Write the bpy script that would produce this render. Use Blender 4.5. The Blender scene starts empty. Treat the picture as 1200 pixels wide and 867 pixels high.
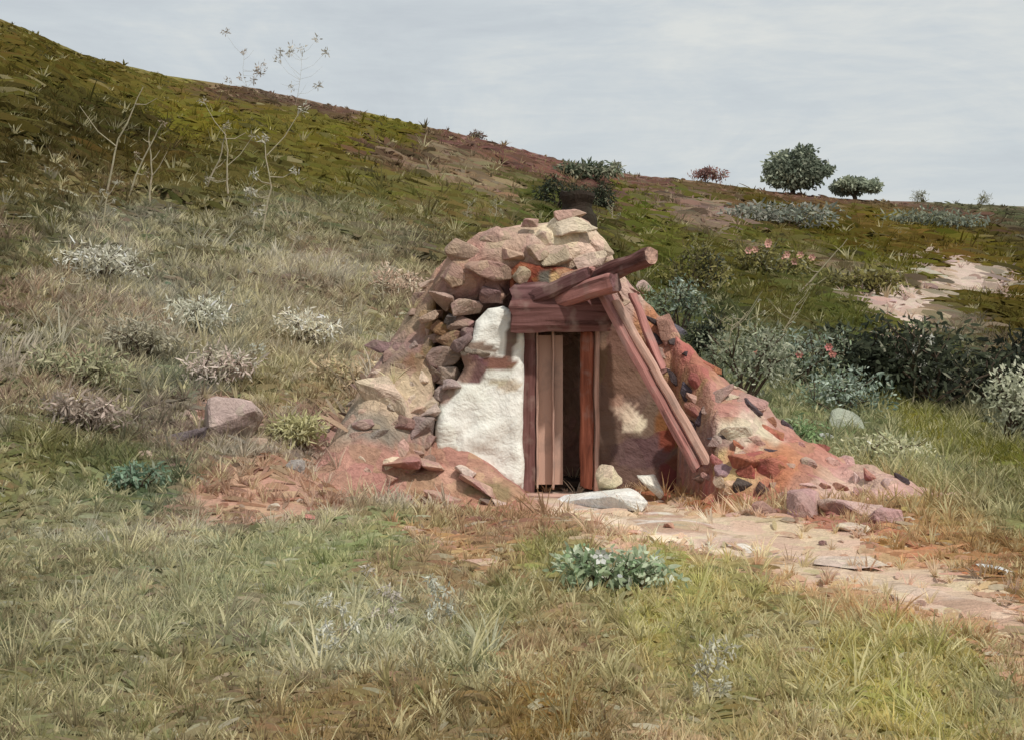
import bpy, bmesh, math, random
import numpy as np
from mathutils import Vector, Matrix, noise as mnoise
R = math.radians
random.seed(7); rng = np.random.default_rng(7)
S = bpy.context.scene
COL = S.collection

# ------------------------------------------------------------------ camera
FPX, HX, HY, EYE = 1500.0, 600.0, 380.0, 1.6
cam = bpy.data.cameras.new("camera"); cam_o = bpy.data.objects.new("camera", cam); COL.objects.link(cam_o)
cam.sensor_width = 36; cam.lens = 36 * FPX / 1200
cam.shift_y = -(433.5 - HY) / 1200
cam_o.location = (0, 0, EYE); cam_o.rotation_euler = (R(90), 0, 0)
cam.clip_start = 0.1; cam.clip_end = 3000
S.camera = cam_o

# ------------------------------------------------------------------ light
SUN_EL, SUN_AZ = R(53), R(140)          # azimuth clockwise from +Y: the sun stands high, to the right and behind the camera
sd = Vector((math.sin(SUN_AZ) * math.cos(SUN_EL), math.cos(SUN_AZ) * math.cos(SUN_EL), math.sin(SUN_EL)))
sun = bpy.data.lights.new("sun", 'SUN'); sun.energy = 2.5; sun.angle = R(2.0); sun.color = (1.0, 0.96, 0.89)
sun_o = bpy.data.objects.new("sun", sun); COL.objects.link(sun_o)
sun_o.rotation_euler = (-sd).to_track_quat('-Z', 'Y').to_euler(); sun_o.location = (20, -20, 30)
S.view_settings.view_transform = 'Standard'; S.view_settings.look = 'None'
S.view_settings.exposure = 0.34; S.view_settings.gamma = 1.0
S.render.engine = 'CYCLES'
S.cycles.max_bounces = 5; S.cycles.diffuse_bounces = 3; S.cycles.glossy_bounces = 1; S.cycles.transparent_max_bounces = 4
S.cycles.use_denoising = True

world = bpy.data.worlds.new("World"); S.world = world; world.use_nodes = True
nt = world.node_tree; nt.nodes.clear()
def N(t, tree=None, **k):
    n = (tree or nt).nodes.new(t)
    for a, b in k.items(): setattr(n, a, b)
    return n
out = N('ShaderNodeOutputWorld'); mixs = N('ShaderNodeMixShader')
sky = N('ShaderNodeTexSky', sky_type='NISHITA', sun_disc=False)
sky.sun_elevation = SUN_EL; sky.sun_rotation = SUN_AZ; sky.dust_density = 3.0; sky.air_density = 1.0
b1 = N('ShaderNodeBackground'); b1.inputs[1].default_value = 0.10
nt.links.new(sky.outputs[0], b1.inputs[0])
tc = N('ShaderNodeTexCoord')
mp = N('ShaderNodeMapping'); mp.inputs['Rotation'].default_value = (0, R(-13), 0); mp.inputs['Scale'].default_value = (3.0, 3.0, 7.0)
nt.links.new(tc.outputs['Generated'], mp.inputs[0])
n1 = N('ShaderNodeTexNoise'); n1.inputs['Scale'].default_value = 1.5; n1.inputs['Detail'].default_value = 7; n1.inputs['Roughness'].default_value = 0.62; n1.inputs['Distortion'].default_value = 0.7
nt.links.new(mp.outputs[0], n1.inputs[0])
mp2 = N('ShaderNodeMapping'); mp2.inputs['Rotation'].default_value = (0, R(-18), 0); mp2.inputs['Scale'].default_value = (14, 14, 95)
nt.links.new(tc.outputs['Generated'], mp2.inputs[0])
n2 = N('ShaderNodeTexNoise'); n2.inputs['Scale'].default_value = 1.0; n2.inputs['Detail'].default_value = 4; n2.inputs['Roughness'].default_value = 0.7; n2.inputs['Distortion'].default_value = 0.5
nt.links.new(mp2.outputs[0], n2.inputs[0])
ad = N('ShaderNodeMath', operation='MULTIPLY_ADD'); ad.inputs[1].default_value = 0.30
nt.links.new(n2.outputs[0], ad.inputs[0]); nt.links.new(n1.outputs[0], ad.inputs[2])
cr = N('ShaderNodeValToRGB')
def lin(c): 
    c = np.asarray(c, float) / 255
    return np.where(c <= 0.04045, c / 12.92, ((c + 0.055) / 1.055) ** 2.4)
e = cr.color_ramp.elements
e[0].position = 0.40; e[0].color = (*lin((174, 180, 185)), 1)
e[1].position = 0.86; e[1].color = (*lin((201, 203, 200)), 1)
m = cr.color_ramp.elements.new(0.64); m.color = (*lin((185, 191, 194)), 1)
nt.links.new(ad.outputs[0], cr.inputs[0])
b2 = N('ShaderNodeBackground'); b2.inputs[1].default_value = 1.0
nt.links.new(cr.outputs[0], b2.inputs[0])
mixs.inputs[0].default_value = 0.93       # a nearly closed veil of cloud
nt.links.new(b1.outputs[0], mixs.inputs[1]); nt.links.new(b2.outputs[0], mixs.inputs[2]); nt.links.new(mixs.outputs[0], out.inputs[0])

# ------------------------------------------------------------------ helpers
def tag(o, label=None, cat=None, group=None, kind=None):
    if label: o['label'] = label
    if cat: o['category'] = cat
    if group: o['group'] = group
    if kind: o['kind'] = kind
    return o
def thing(name, label, cat, loc=(0, 0, 0), group=None):
    o = bpy.data.objects.new(name, None); COL.objects.link(o); o.location = loc; o.empty_display_size = 0.1
    return tag(o, label, cat, group)
def link(name, me, mat, parent=None, loc=None):
    o = bpy.data.objects.new(name, me); COL.objects.link(o)
    if mat: me.materials.append(mat)
    if parent:
        o.parent = parent
        if loc is None: o.location = -Vector(parent.location)     # world-built mesh under a placed Empty
    if loc is not None: o.location = loc
    return o
def np_mesh(name, V, F, C=None, smooth=False):
    V = np.asarray(V, np.float32); F = np.asarray(F, np.int32)
    me = bpy.data.meshes.new(name)
    me.vertices.add(len(V)); me.vertices.foreach_set('co', V.ravel())
    k = F.shape[1]
    me.loops.add(F.size); me.loops.foreach_set('vertex_index', F.ravel())
    me.polygons.add(len(F)); me.polygons.foreach_set('loop_start', np.arange(0, F.size, k, dtype=np.int32))
    me.polygons.foreach_set('loop_total', np.full(len(F), k, np.int32))
    if smooth: me.polygons.foreach_set('use_smooth', np.ones(len(F), bool))
    me.update(calc_edges=True)
    if C is not None: set_col(me, C)
    return me
def set_col(me, C):
    a = me.color_attributes.new('Col', 'FLOAT_COLOR', 'POINT')
    C = np.asarray(C, np.float32)
    a.data.foreach_set('color', np.hstack([C, np.ones((len(C), 1), np.float32)]).ravel())
def vnoise(x, y, seed=0):
    x = np.asarray(x, float) + seed * 17.13; y = np.asarray(y, float) - seed * 9.71
    xi = np.floor(x).astype(np.int64); yi = np.floor(y).astype(np.int64); fx = x - xi; fy = y - yi
    fx = fx * fx * (3 - 2 * fx); fy = fy * fy * (3 - 2 * fy)
    def h(a, b):
        n = (a * 374761393 + b * 668265263 + seed * 1442695) & 0x7fffffff
        n = ((n ^ (n >> 13)) * 1274126177) & 0x7fffffff
        return ((n ^ (n >> 16)) & 0xffff) / 65535.0
    return (h(xi, yi) * (1 - fx) + h(xi + 1, yi) * fx) * (1 - fy) + (h(xi, yi + 1) * (1 - fx) + h(xi + 1, yi + 1) * fx) * fy
def fbm(x, y, seed=0, o=4):
    s = 0; a = 0.5; t = 0
    for i in range(o):
        s = s + a * vnoise(np.asarray(x) * 2 ** i, np.asarray(y) * 2 ** i, seed + i); t += a; a *= 0.5
    return s / t - 0.5
def ss(a, b, x):
    t = np.clip((np.asarray(x, float) - a) / (b - a), 0, 1); return t * t * (3 - 2 * t)

# ------------------------------------------------------------------ the lie of the land
SKP = [-300, 0, 40, 100, 200, 300, 430, 560, 650, 740, 820, 900, 1000, 1180, 1500]
SKY_ = [-40, 22, 38, 64, 90, 104, 132, 162, 186, 205, 212, 224, 234, 241, 256]
def hill(x, y):
    x = np.asarray(x, float); y = np.asarray(y, float)
    px = np.clip(x / np.maximum(y, 4.0), -0.6, 0.6) * FPX + HX
    y0 = np.interp(px, [-300, 0, 400, 600, 850, 1200, 1500], [8.5, 9.5, 11.5, 12.5, 16, 20, 22])
    Rr = np.interp(px, [-300, 0, 600, 1200, 1500], [40, 42, 62, 80, 88])
    zr = EYE + Rr * (HY - np.interp(px, SKP, SKY_)) / FPX
    s = (y - y0) / (Rr - y0)
    fg = -0.012 * (np.clip(y, -20, 16) - 5)
    z = fg + np.where(s > 0, (zr - fg) * np.maximum(s, 0) ** 1.06, 0)
    z = np.where(s > 1, zr - (y - Rr) * 0.13, z)
    z = np.maximum(z, -6.0)
    amp = np.where(s < 1, 1, 0.5)
    z = z + amp * (fbm(x * 0.9, y * 0.9, 3) * 0.10 + fbm(x * 0.25, y * 0.25, 5, 3) * 0.34 * ss(7, 22, y) * (1 - ss(0.75, 1.0, s)))
    z = z + fbm(x * 3.5, y * 3.5, 9, 3) * 0.035
    yd = ss(1, .55, np.hypot((x - .7) / 3.4, (y - 13.4) / 2.6))          # levelled ground at the door
    return z + (-0.235 + fbm(x * 3, y * 3, 9, 3) * 0.04 - z) * yd
_ys = np.concatenate([np.arange(3, 30, 0.03), np.arange(30, 95, 0.1)])
def at(px, py):
    """the point of the hillside seen in that direction from where the painter stood"""
    u = (px - HX) / FPX
    z = hill(u * _ys, _ys); el = (z - EYE) / _ys
    t = (HY - py) / FPX
    k = np.nonzero(el >= t)[0]
    i = k[0] if len(k) else int(np.argmax(el))
    y = _ys[i]; return Vector((u * y, y, float(hill(u * y, y))))
def W(px, py, y): return Vector(((px - HX) / FPX * y, y, EYE + (HY - py) / FPX * y))

A = """60 80 92 82 38;50 180 66 58 30;120 130 74 68 36;180 105 110 100 50;160 150 68 60 34;230 125 120 110 46;255 150 118 108 42
100 210 98 86 55;60 260 88 82 50;200 180 82 70 36;280 113 108 86 70;330 110 105 86 74;385 122 104 82 70;340 150 112 104 52;400 150 108 98 42
300 190 100 92 52;400 200 105 98 48;460 150 106 100 42;450 172 100 78 64;500 165 105 84 70;560 168 112 84 75;620 187 112 82 76;690 203 110 80 75
540 200 138 118 98;600 222 128 112 85;480 220 112 105 58;560 240 112 104 46;420 235 105 100 55;640 235 84 86 46;740 240 98 98 44;780 214 105 78 70
850 225 108 86 68;960 231 108 80 72;1050 239 102 80 70;1130 248 92 88 68;820 248 132 112 100;880 262 92 90 42;960 265 82 72 28;1050 265 95 86 34
1150 275 82 72 38;780 290 92 92 44;800 340 78 78 38;880 320 85 80 38;950 330 95 95 56;1000 300 92 88 38;1100 292 98 80 38;1060 350 120 108 92
1150 370 88 78 38;1190 400 80 70 38;1000 380 85 85 44;880 390 70 72 48;930 420 86 90 68;1030 430 68 72 56;1100 445 54 57 46;1170 440 50 52 42
1180 490 112 112 90;980 470 108 112 86;1060 500 115 110 46;1130 522 115 112 56;860 450 95 98 70;950 520 125 128 98;1010 535 122 122 92;1080 565 140 132 96
1170 565 130 125 86;60 330 100 92 58;100 300 112 106 84;50 420 110 104 76;150 260 118 112 94;200 330 122 116 98;280 280 112 104 76;350 250 115 108 80
360 310 127 110 92;450 270 118 108 84;440 330 130 115 92;270 380 132 127 110;150 390 122 116 94;350 390 137 122 98;430 380 137 125 94;240 430 126 124 106
330 440 140 126 90;385 440 144 126 94;100 480 115 108 80;200 480 121 108 95;150 540 110 112 72;60 540 112 108 64;170 570 95 104 76;230 500 140 120 108
380 490 148 114 102;330 535 136 120 100;310 578 160 120 100;240 600 140 122 102;400 560 142 126 108;430 430 152 125 105;100 620 130 126 98;60 700 123 118 88
200 660 140 136 110;300 650 139 139 106;150 720 137 131 102;300 740 133 129 102;80 780 126 120 84;250 790 137 125 88;400 835 132 112 74;520 835 130 112 74
420 620 135 139 98;500 645 150 132 100;570 665 148 128 96;450 720 142 142 116;600 700 135 132 90;550 780 133 131 96;560 600 158 114 95;480 565 168 124 108
620 612 156 118 98;700 600 192 168 152;800 627 180 150 132;900 652 168 145 118;1000 680 174 150 128;1100 705 174 148 125;1175 735 174 150 125
640 650 138 134 94;720 700 141 132 98;800 665 146 142 94;900 690 146 138 98;780 740 150 143 92;950 750 150 139 108;700 790 141 128 98;850 805 136 128 92
1000 780 143 135 84;1100 780 146 138 90;1050 840 149 142 90;1150 820 156 150 116;640 835 128 105 66;850 770 130 125 88;960 632 172 138 112;1050 650 160 120 86
1130 657 150 118 86;1180 642 146 112 78;980 603 168 124 112;850 603 168 114 90;1100 610 150 128 95"""
AN = np.array([[float(v) for v in q.split()] for q in A.replace('\n', ';').split(';') if q.strip()])
def dull(C, k):
    C = np.asarray(C, float); l = (C * np.array([0.25, 0.6, 0.15])).sum(-1, keepdims=True); return l + (C - l) * k
AP = []; AC = np.array([1.06, 1.03, 1.0]) ** (AN[:, 1:2] > 590) * np.where((AN[:, 1:2] < 235) | (AN[:, 0:1] > 620), dull(lin(AN[:, 2:5]), 1.0), dull(lin(AN[:, 2:5]), 0.84)) * np.where(AN[:, 1:2] < 240, .92, 1.0)
for a in AN:
    p = at(a[0], a[1]); rp = 26.0
    p1 = at(a[0], a[1] - 13); p2 = at(a[0], a[1] + 13)
    AP.append((p.x, p.y, rp * p.y / FPX, max(0.25, abs(p1.y - p2.y))))
AP = np.array(AP)
def poly_xy(pts): return [tuple(at(*p)[:2]) for p in pts]
PATCH = [   # bare mauve scree, streaks of pale path and turned red soil, each with an edge of its own
    (poly_xy([(1085, 298), (1185, 316), (1178, 348), (1128, 345), (1122, 378), (1080, 408), (1018, 396), (1036, 372), (985, 356), (1000, 324), (1080, 340)]), (176, 156, 148)),
    (poly_xy([(478, 190), (560, 208), (630, 228), (580, 236), (480, 205)]), (140, 120, 100)),
    (poly_xy([(805, 232), (860, 245), (862, 262), (835, 268), (800, 255)]), (140, 116, 108)),
    (poly_xy([(500, 150), (740, 208), (738, 222), (640, 212), (540, 178)]), (112, 82, 74)),
    (poly_xy([(632, 568), (700, 574), (800, 600), (880, 630), (874, 652), (760, 634), (690, 612), (640, 596)]), (206, 186, 170)),
    (poly_xy([(856, 628), (960, 656), (1200, 716), (1200, 748), (1050, 704), (900, 670)]), (184, 158, 136)),
    (poly_xy([(780, 590), (1000, 626), (1190, 690), (1190, 750), (1050, 706), (880, 656), (720, 612)]), (180, 158, 140)),
    (poly_xy([(1000, 640), (1180, 650), (1180, 668), (1080, 668), (1010, 655)]), (164, 126, 98)),
    (poly_xy([(430, 530), (500, 540), (610, 590), (630, 610), (560, 606), (470, 575)]), (164, 122, 106)),
    (poly_xy([(215, 562), (290, 540), (400, 545), (455, 580), (400, 596), (300, 616), (240, 600)]), (160, 128, 110)),
    (poly_xy([(460, 612), (520, 624), (600, 664), (600, 676), (530, 655), (462, 622)]), (176, 142, 112)),
    (poly_xy([(222, 480), (255, 458), (302, 478), (306, 505), (270, 514), (228, 505)]), (168, 138, 128)),
]
def inpoly(x, y, P):
    c = np.zeros(x.shape, bool); n = len(P)
    for i in range(n):
        x1, y1 = P[i]; x2, y2 = P[(i + 1) % n]
        if y1 == y2: continue
        c ^= ((y1 > y) != (y2 > y)) & (x < (x2 - x1) * (y - y1) / (y2 - y1) + x1)
    return c
def ground_col(x, y, sharp=1.0):
    x = np.asarray(x, float); y = np.asarray(y, float)
    sc = np.maximum(y, 4) / 14.0
    wx = x + fbm(x / sc * 1.6, y / sc * 0.9, 21) * 1.1 * sc; wy = y + fbm(x / sc * 1.6, y / sc * 0.9, 31) * 2.4 * sc
    num = np.zeros(x.shape + (3,)); den = np.full(x.shape, 1e-12)
    for (ax, ay, rx, ry), c in zip(AP, AC):
        d = ((wx - ax) / rx) ** 2 + ((wy - ay) / ry) ** 2
        w = 1.0 / (0.15 + d) ** 2.6
        num += w[..., None] * c; den += w
    C = num / den[..., None]
    jx = x + fbm(x / sc * 5, y / sc * 3, 41) * 0.30 * sc; jy = y + fbm(x / sc * 5, y / sc * 3, 51) * 0.6 * sc
    for P, c in PATCH:
        k = inpoly(jx, jy, P)
        C[k] = C[k] * 0.12 + lin(c) * 0.88
    return C
ALB = 0.98; ALG = np.array([1.30, 1.32, 1.24])
# ------------------------------------------------------------------ materials
def new_mat(name):
    m = bpy.data.materials.new(name); m.use_nodes = True
    t = m.node_tree; t.nodes.clear()
    o = t.nodes.new('ShaderNodeOutputMaterial'); b = t.nodes.new('ShaderNodeBsdfPrincipled')
    t.links.new(b.outputs[0], o.inputs[0]); b.inputs['Specular IOR Level'].default_value = 0.2
    return m, t, b
def surface(name, color=None, rough=0.85, vary=0.25, stroke=6.0, bump=0.5, dist=0.03, grain=60.0, tint=None, stretch=5.0):
    """colour (attribute Col, or given) broken by directional streaks whose direction turns from patch to patch, with relief"""
    m, t, b = new_mat(name); L = t.links.new
    def n(k, **kw):
        q = t.nodes.new(k)
        for a, v in kw.items(): setattr(q, a, v)
        return q
    b.inputs['Roughness'].default_value = rough
    if color is None:
        src = n('ShaderNodeAttribute', attribute_name='Col').outputs['Color']
    else:
        r = n('ShaderNodeRGB'); r.outputs[0].default_value = (*lin(color), 1); src = r.outputs[0]
    g = n('ShaderNodeNewGeometry')
    dn = n('ShaderNodeTexNoise'); dn.inputs['Scale'].default_value = stroke * 0.8; dn.inputs['Detail'].default_value = 2
    L(g.outputs['Position'], dn.inputs['Vector'])
    vm = n('ShaderNodeVectorMath', operation='MULTIPLY_ADD'); vm.inputs[1].default_value = (0.35 / stroke * 3,) * 3
    L(dn.outputs['Color'], vm.inputs[0]); L(g.outputs['Position'], vm.inputs[2])
    vo = n('ShaderNodeTexVoronoi'); vo.inputs['Scale'].default_value = stroke
    L(vm.outputs[0], vo.inputs['Vector'])
    sep = n('ShaderNodeSeparateColor'); L(vo.outputs['Color'], sep.inputs[0])
    ang = n('ShaderNodeMath', operation='MULTIPLY'); ang.inputs[1].default_value = 3.1; L(sep.outputs[0], ang.inputs[0])
    vr = n('ShaderNodeVectorRotate', rotation_type='AXIS_ANGLE'); vr.inputs['Axis'].default_value = (0.25, 0.75, 0.6)
    L(g.outputs['Position'], vr.inputs['Vector']); L(ang.outputs[0], vr.inputs['Angle'])
    mp = n('ShaderNodeMapping'); mp.inputs['Scale'].default_value = (1, stretch, stretch); L(vr.outputs[0], mp.inputs[0])
    st = n('ShaderNodeTexNoise'); st.inputs['Scale'].default_value = stroke * 1.4; st.inputs['Detail'].default_value = 4; st.inputs['Roughness'].default_value = 0.6
    L(mp.outputs[0], st.inputs['Vector'])
    gr = n('ShaderNodeTexNoise'); gr.inputs['Scale'].default_value = grain; gr.inputs['Detail'].default_value = 3
    L(g.outputs['Position'], gr.inputs['Vector'])
    # value factor
    a1 = n('ShaderNodeMath', operation='MULTIPLY_ADD'); a1.inputs[1].default_value = 0.5 * vary * 2; a1.inputs[2].default_value = 1 - 0.25 * vary * 2
    L(sep.outputs[1], a1.inputs[0])
    a2 = n('ShaderNodeMapRange'); a2.inputs['From Min'].default_value = 0.3; a2.inputs['From Max'].default_value = 0.7; a2.inputs['To Min'].default_value = 1 - vary; a2.inputs['To Max'].default_value = 1 + vary
    L(st.outputs[0], a2.inputs[0])
    mu = n('ShaderNodeMath', operation='MULTIPLY'); L(a1.outputs[0], mu.inputs[0]); L(a2.outputs[0], mu.inputs[1])
    hs = n('ShaderNodeHueSaturation'); L(src, hs.inputs['Color']); L(mu.outputs[0], hs.inputs['Value'])
    hr = n('ShaderNodeMapRange'); hr.inputs['To Min'].default_value = 0.482; hr.inputs['To Max'].default_value = 0.518; L(sep.outputs[2], hr.inputs[0]); L(hr.outputs[0], hs.inputs['Hue'])
    col = hs.outputs[0]
    if tint is not None:
        mx = n('ShaderNodeMix', data_type='RGBA'); mx.inputs['B'].default_value = (*lin(tint[0]), 1)
        tm = n('ShaderNodeMapRange'); tm.inputs['From Min'].default_value = tint[1]; tm.inputs['From Max'].default_value = tint[1] + 0.08
        tn = n('ShaderNodeTexNoise'); tn.inputs['Scale'].default_value = stroke * 0.9; tn.inputs['Detail'].default_value = 5; tn.inputs['Roughness'].default_value = 0.65
        L(mp.outputs[0], tn.inputs['Vector']); L(tn.outputs[0], tm.inputs[0]); L(tm.outputs[0], mx.inputs['Factor']); L(col, mx.inputs['A']); col = mx.outputs['Result']
    L(col, b.inputs['Base Color'])
    hh = n('ShaderNodeMath', operation='MULTIPLY_ADD'); hh.inputs[1].default_value = 0.3; L(gr.outputs[0], hh.inputs[0]); L(st.outputs[0], hh.inputs[2])
    bp = n('ShaderNodeBump'); bp.inputs['Strength'].default_value = bump; bp.inputs['Distance'].default_value = dist
    L(hh.outputs[0], bp.inputs['Height']); L(bp.outputs[0], b.inputs['Normal'])
    return m
def leafmat(name, trans=0.25, stretch=14):
    m, t, b = new_mat(name); L = t.links.new
    at_ = t.nodes.new('ShaderNodeAttribute'); at_.attribute_name = 'Col'
    nz = t.nodes.new('ShaderNodeTexNoise'); nz.inputs['Scale'].default_value = 45; nz.inputs['Detail'].default_value = 3
    g = t.nodes.new('ShaderNodeNewGeometry'); L(g.outputs['Position'], nz.inputs['Vector'])
    mr = t.nodes.new('ShaderNodeMapRange'); mr.inputs['From Min'].default_value = 0.3; mr.inputs['From Max'].default_value = 0.7; mr.inputs['To Min'].default_value = 0.86; mr.inputs['To Max'].default_value = 1.14
    L(nz.outputs[0], mr.inputs[0])
    hs = t.nodes.new('ShaderNodeHueSaturation'); L(at_.outputs['Color'], hs.inputs['Color']); L(mr.outputs[0], hs.inputs['Value'])
    L(hs.outputs[0], b.inputs['Base Color']); b.inputs['Roughness'].default_value = 0.85; b.inputs['Specular IOR Level'].default_value = 0.06
    bp = t.nodes.new('ShaderNodeBump'); bp.inputs['Strength'].default_value = 0.4; bp.inputs['Distance'].default_value = 0.01
    L(nz.outputs[0], bp.inputs['Height']); L(bp.outputs[0], b.inputs['Normal'])
    tr = t.nodes.new('ShaderNodeBsdfTranslucent'); L(hs.outputs[0], tr.inputs[0])
    mx = t.nodes.new('ShaderNodeMixShader'); mx.inputs[0].default_value = trans
    o = [q for q in t.nodes if q.type == 'OUTPUT_MATERIAL'][0]
    L(b.outputs[0], mx.inputs[1]); L(tr.outputs[0], mx.inputs[2]); L(mx.outputs[0], o.inputs[0])
    return m
M_ground = surface('ground', None, 0.9, 0.16, 4.0, 0.7, 0.05, 70)
M_leaf = leafmat('leaves', 0.35); M_grass = leafmat('grass', 0.42)
M_clay = surface('clay', None, 0.92, 0.24, 4.0, 0.9, 0.05, 45, None, 3.0)
M_rock = surface('rock', None, 0.9, 0.26, 6.0, 0.8, 0.03, 65)
M_plaster = surface('limewash', None, 0.85, 0.08, 2.0, 0.7, 0.05, 24, None, 2.2)
M_bark = surface('bark', (92, 78, 66), 0.9, 0.25, 12, 0.8, 0.02, 90)
def wood(name, c, tint=None):
    m, t, b = new_mat(name); L = t.links.new
    at_ = t.nodes.new('ShaderNodeAttribute'); at_.attribute_name = 'grain'
    n1 = t.nodes.new('ShaderNodeTexNoise'); n1.inputs['Scale'].default_value = 26; n1.inputs['Detail'].default_value = 6; n1.inputs['Roughness'].default_value = 0.65; n1.inputs['Distortion'].default_value = .6
    n2 = t.nodes.new('ShaderNodeTexNoise'); n2.inputs['Scale'].default_value = 9; n2.inputs['Detail'].default_value = 4
    n3 = t.nodes.new('ShaderNodeTexNoise'); n3.inputs['Scale'].default_value = 5; n3.inputs['Detail'].default_value = 5
    g = t.nodes.new('ShaderNodeNewGeometry')
    L(at_.outputs['Vector'], n1.inputs[0]); L(at_.outputs['Vector'], n2.inputs[0]); L(g.outputs['Position'], n3.inputs[0])
    cr = t.nodes.new('ShaderNodeValToRGB'); e = cr.color_ramp.elements; c = np.array(lin(c)); d = np.array(lin((tint or (tuple(0.7 * v for v in (150, 120, 110)), 0))[0]))
    e[0].position = .36; e[0].color = (*(d * .62), 1); e[1].position = .66; e[1].color = (*np.minimum(c * 1.5 + .02, .8), 1)
    k = cr.color_ramp.elements.new(.46); k.color = (*(c * .5 + d * .5), 1); k = cr.color_ramp.elements.new(.55); k.color = (*c, 1)
    mx = t.nodes.new('ShaderNodeMath'); mx.operation = 'MULTIPLY_ADD'; mx.inputs[1].default_value = .5
    L(n2.outputs[0], mx.inputs[0]); ml = t.nodes.new('ShaderNodeMath'); ml.operation = 'MULTIPLY'; ml.inputs[1].default_value = .5; L(n1.outputs[0], ml.inputs[0]); L(ml.outputs[0], mx.inputs[2]); L(mx.outputs[0], cr.inputs[0])
    gm = t.nodes.new('ShaderNodeMix'); gm.data_type = 'RGBA'; gm.inputs['B'].default_value = (*lin((150, 128, 118)), 1)
    r = t.nodes.new('ShaderNodeMapRange'); r.inputs['From Min'].default_value = .52; r.inputs['From Max'].default_value = .68; r.inputs['To Max'].default_value = .55; L(n3.outputs[0], r.inputs[0]); L(r.outputs[0], gm.inputs['Factor'])
    L(cr.outputs[0], gm.inputs['A']); L(gm.outputs['Result'], b.inputs['Base Color']); b.inputs['Roughness'].default_value = .85
    bp = t.nodes.new('ShaderNodeBump'); bp.inputs['Strength'].default_value = .9; bp.inputs['Distance'].default_value = .02; L(mx.outputs[0], bp.inputs['Height']); L(bp.outputs[0], b.inputs['Normal'])
    return m

# ------------------------------------------------------------------ ground: one sheet to the horizon
def geo(a, b, s0, g):
    r = [a]; s = s0
    while r[-1] < b: r.append(r[-1] + s); s *= g
    return r
xp = list(np.arange(0, 9, 0.09)) + geo(9, 700, 0.12, 1.045)
xs = np.array([-v for v in xp[:0:-1]] + xp)
ys = np.array(list(np.arange(-12, 3.5, 0.5)) + list(np.arange(3.5, 19, 0.075)) + geo(19, 95, 0.09, 1.006) + geo(97, 900, 2, 1.12))
X, Y = np.meshgrid(xs, ys); Z = hill(X, Y)
GC = ground_col(X.ravel(), Y.ravel()) * ALG
nx, ny = len(xs), len(ys)
idx = np.arange(nx * ny).reshape(ny, nx)
F = np.stack([idx[:-1, :-1], idx[:-1, 1:], idx[1:, 1:], idx[1:, :-1]], -1).reshape(-1, 4)
me = np_mesh('ground', np.stack([X.ravel(), Y.ravel(), Z.ravel()], 1), F, GC, True)
tag(link('ground', me, M_ground), 'grassy hillside falling from the upper left to a dry pale meadow', None, None, 'structure')

# ------------------------------------------------------------------ the trodden pale path, a thin sheet over the ground
PTH = [tuple(at(a, b)[:2]) for a, b in ((640, 582), (720, 596), (800, 618), (880, 640), (960, 662), (1040, 684), (1120, 706), (1210, 738), (1330, 790))]
PW = [0.40, 0.50, 0.38, 0.20, 0.13, 0.12, 0.14, 0.16, 0.2]
pp = np.array(PTH); tt = np.linspace(0, len(pp) - 1, 260); cx = np.interp(tt, range(len(pp)), pp[:, 0]); cy = np.interp(tt, range(len(pp)), pp[:, 1]); pw = np.interp(tt, range(len(pp)), PW)
tx = np.gradient(cx); ty = np.gradient(cy); tl = np.hypot(tx, ty); nx_, ny_ = -ty / tl, tx / tl
wl = pw * (1 + fbm(tt * 3, tt * 0 + 2, 4) * 1.1); wr = pw * (1 + fbm(tt * 3, tt * 0 + 9, 6) * 1.1)
ww = np.linspace(-1, 1, 21)[None, :]; off = np.where(ww < 0, ww * wl[:, None], ww * wr[:, None])
PX = cx[:, None] + nx_[:, None] * off; PY = cy[:, None] + ny_[:, None] * off
PZ = hill(PX, PY) + 0.010 * (1 - np.abs(ww) ** 4) - 0.02 * np.abs(ww) ** 6 + (fbm(PX * 3.5, PY * 4, 61, 4) - .02) * 0.05 * ss(.5, 2.2, PX)
a_, b_ = PX.shape; idx = np.arange(a_ * b_).reshape(a_, b_); F = np.stack([idx[:-1, :-1], idx[:-1, 1:], idx[1:, 1:], idx[1:, :-1]], -1).reshape(-1, 4)
q = ss(-.12, .12, fbm(PX * 1.7, PY * 2.6, 66))[..., None]; PC = lin((202, 180, 160)) * q + lin((182, 154, 130)) * (1 - q); q = ss(.10, .2, fbm(PX * 3, PY * 5, 67))[..., None] * (PX < 2.2)[..., None]; PC = PC * (1 - q) + lin((218, 208, 196)) * q
tag(link('path', np_mesh('path', np.stack([PX.ravel(), PY.ravel(), PZ.ravel()], 1), F, PC.reshape(-1, 3), True), M_ground), 'pale trodden path running from the door down to the right', None, None, 'structure')
def on_path(x, y, m=0.85):
    d = np.full(x.shape, 9.0)
    for i in range(0, 260, 3): d = np.minimum(d, np.hypot(x - cx[i], y - cy[i]) / pw[i])
    return d < m + rng.normal(0, .12, x.shape)

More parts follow.
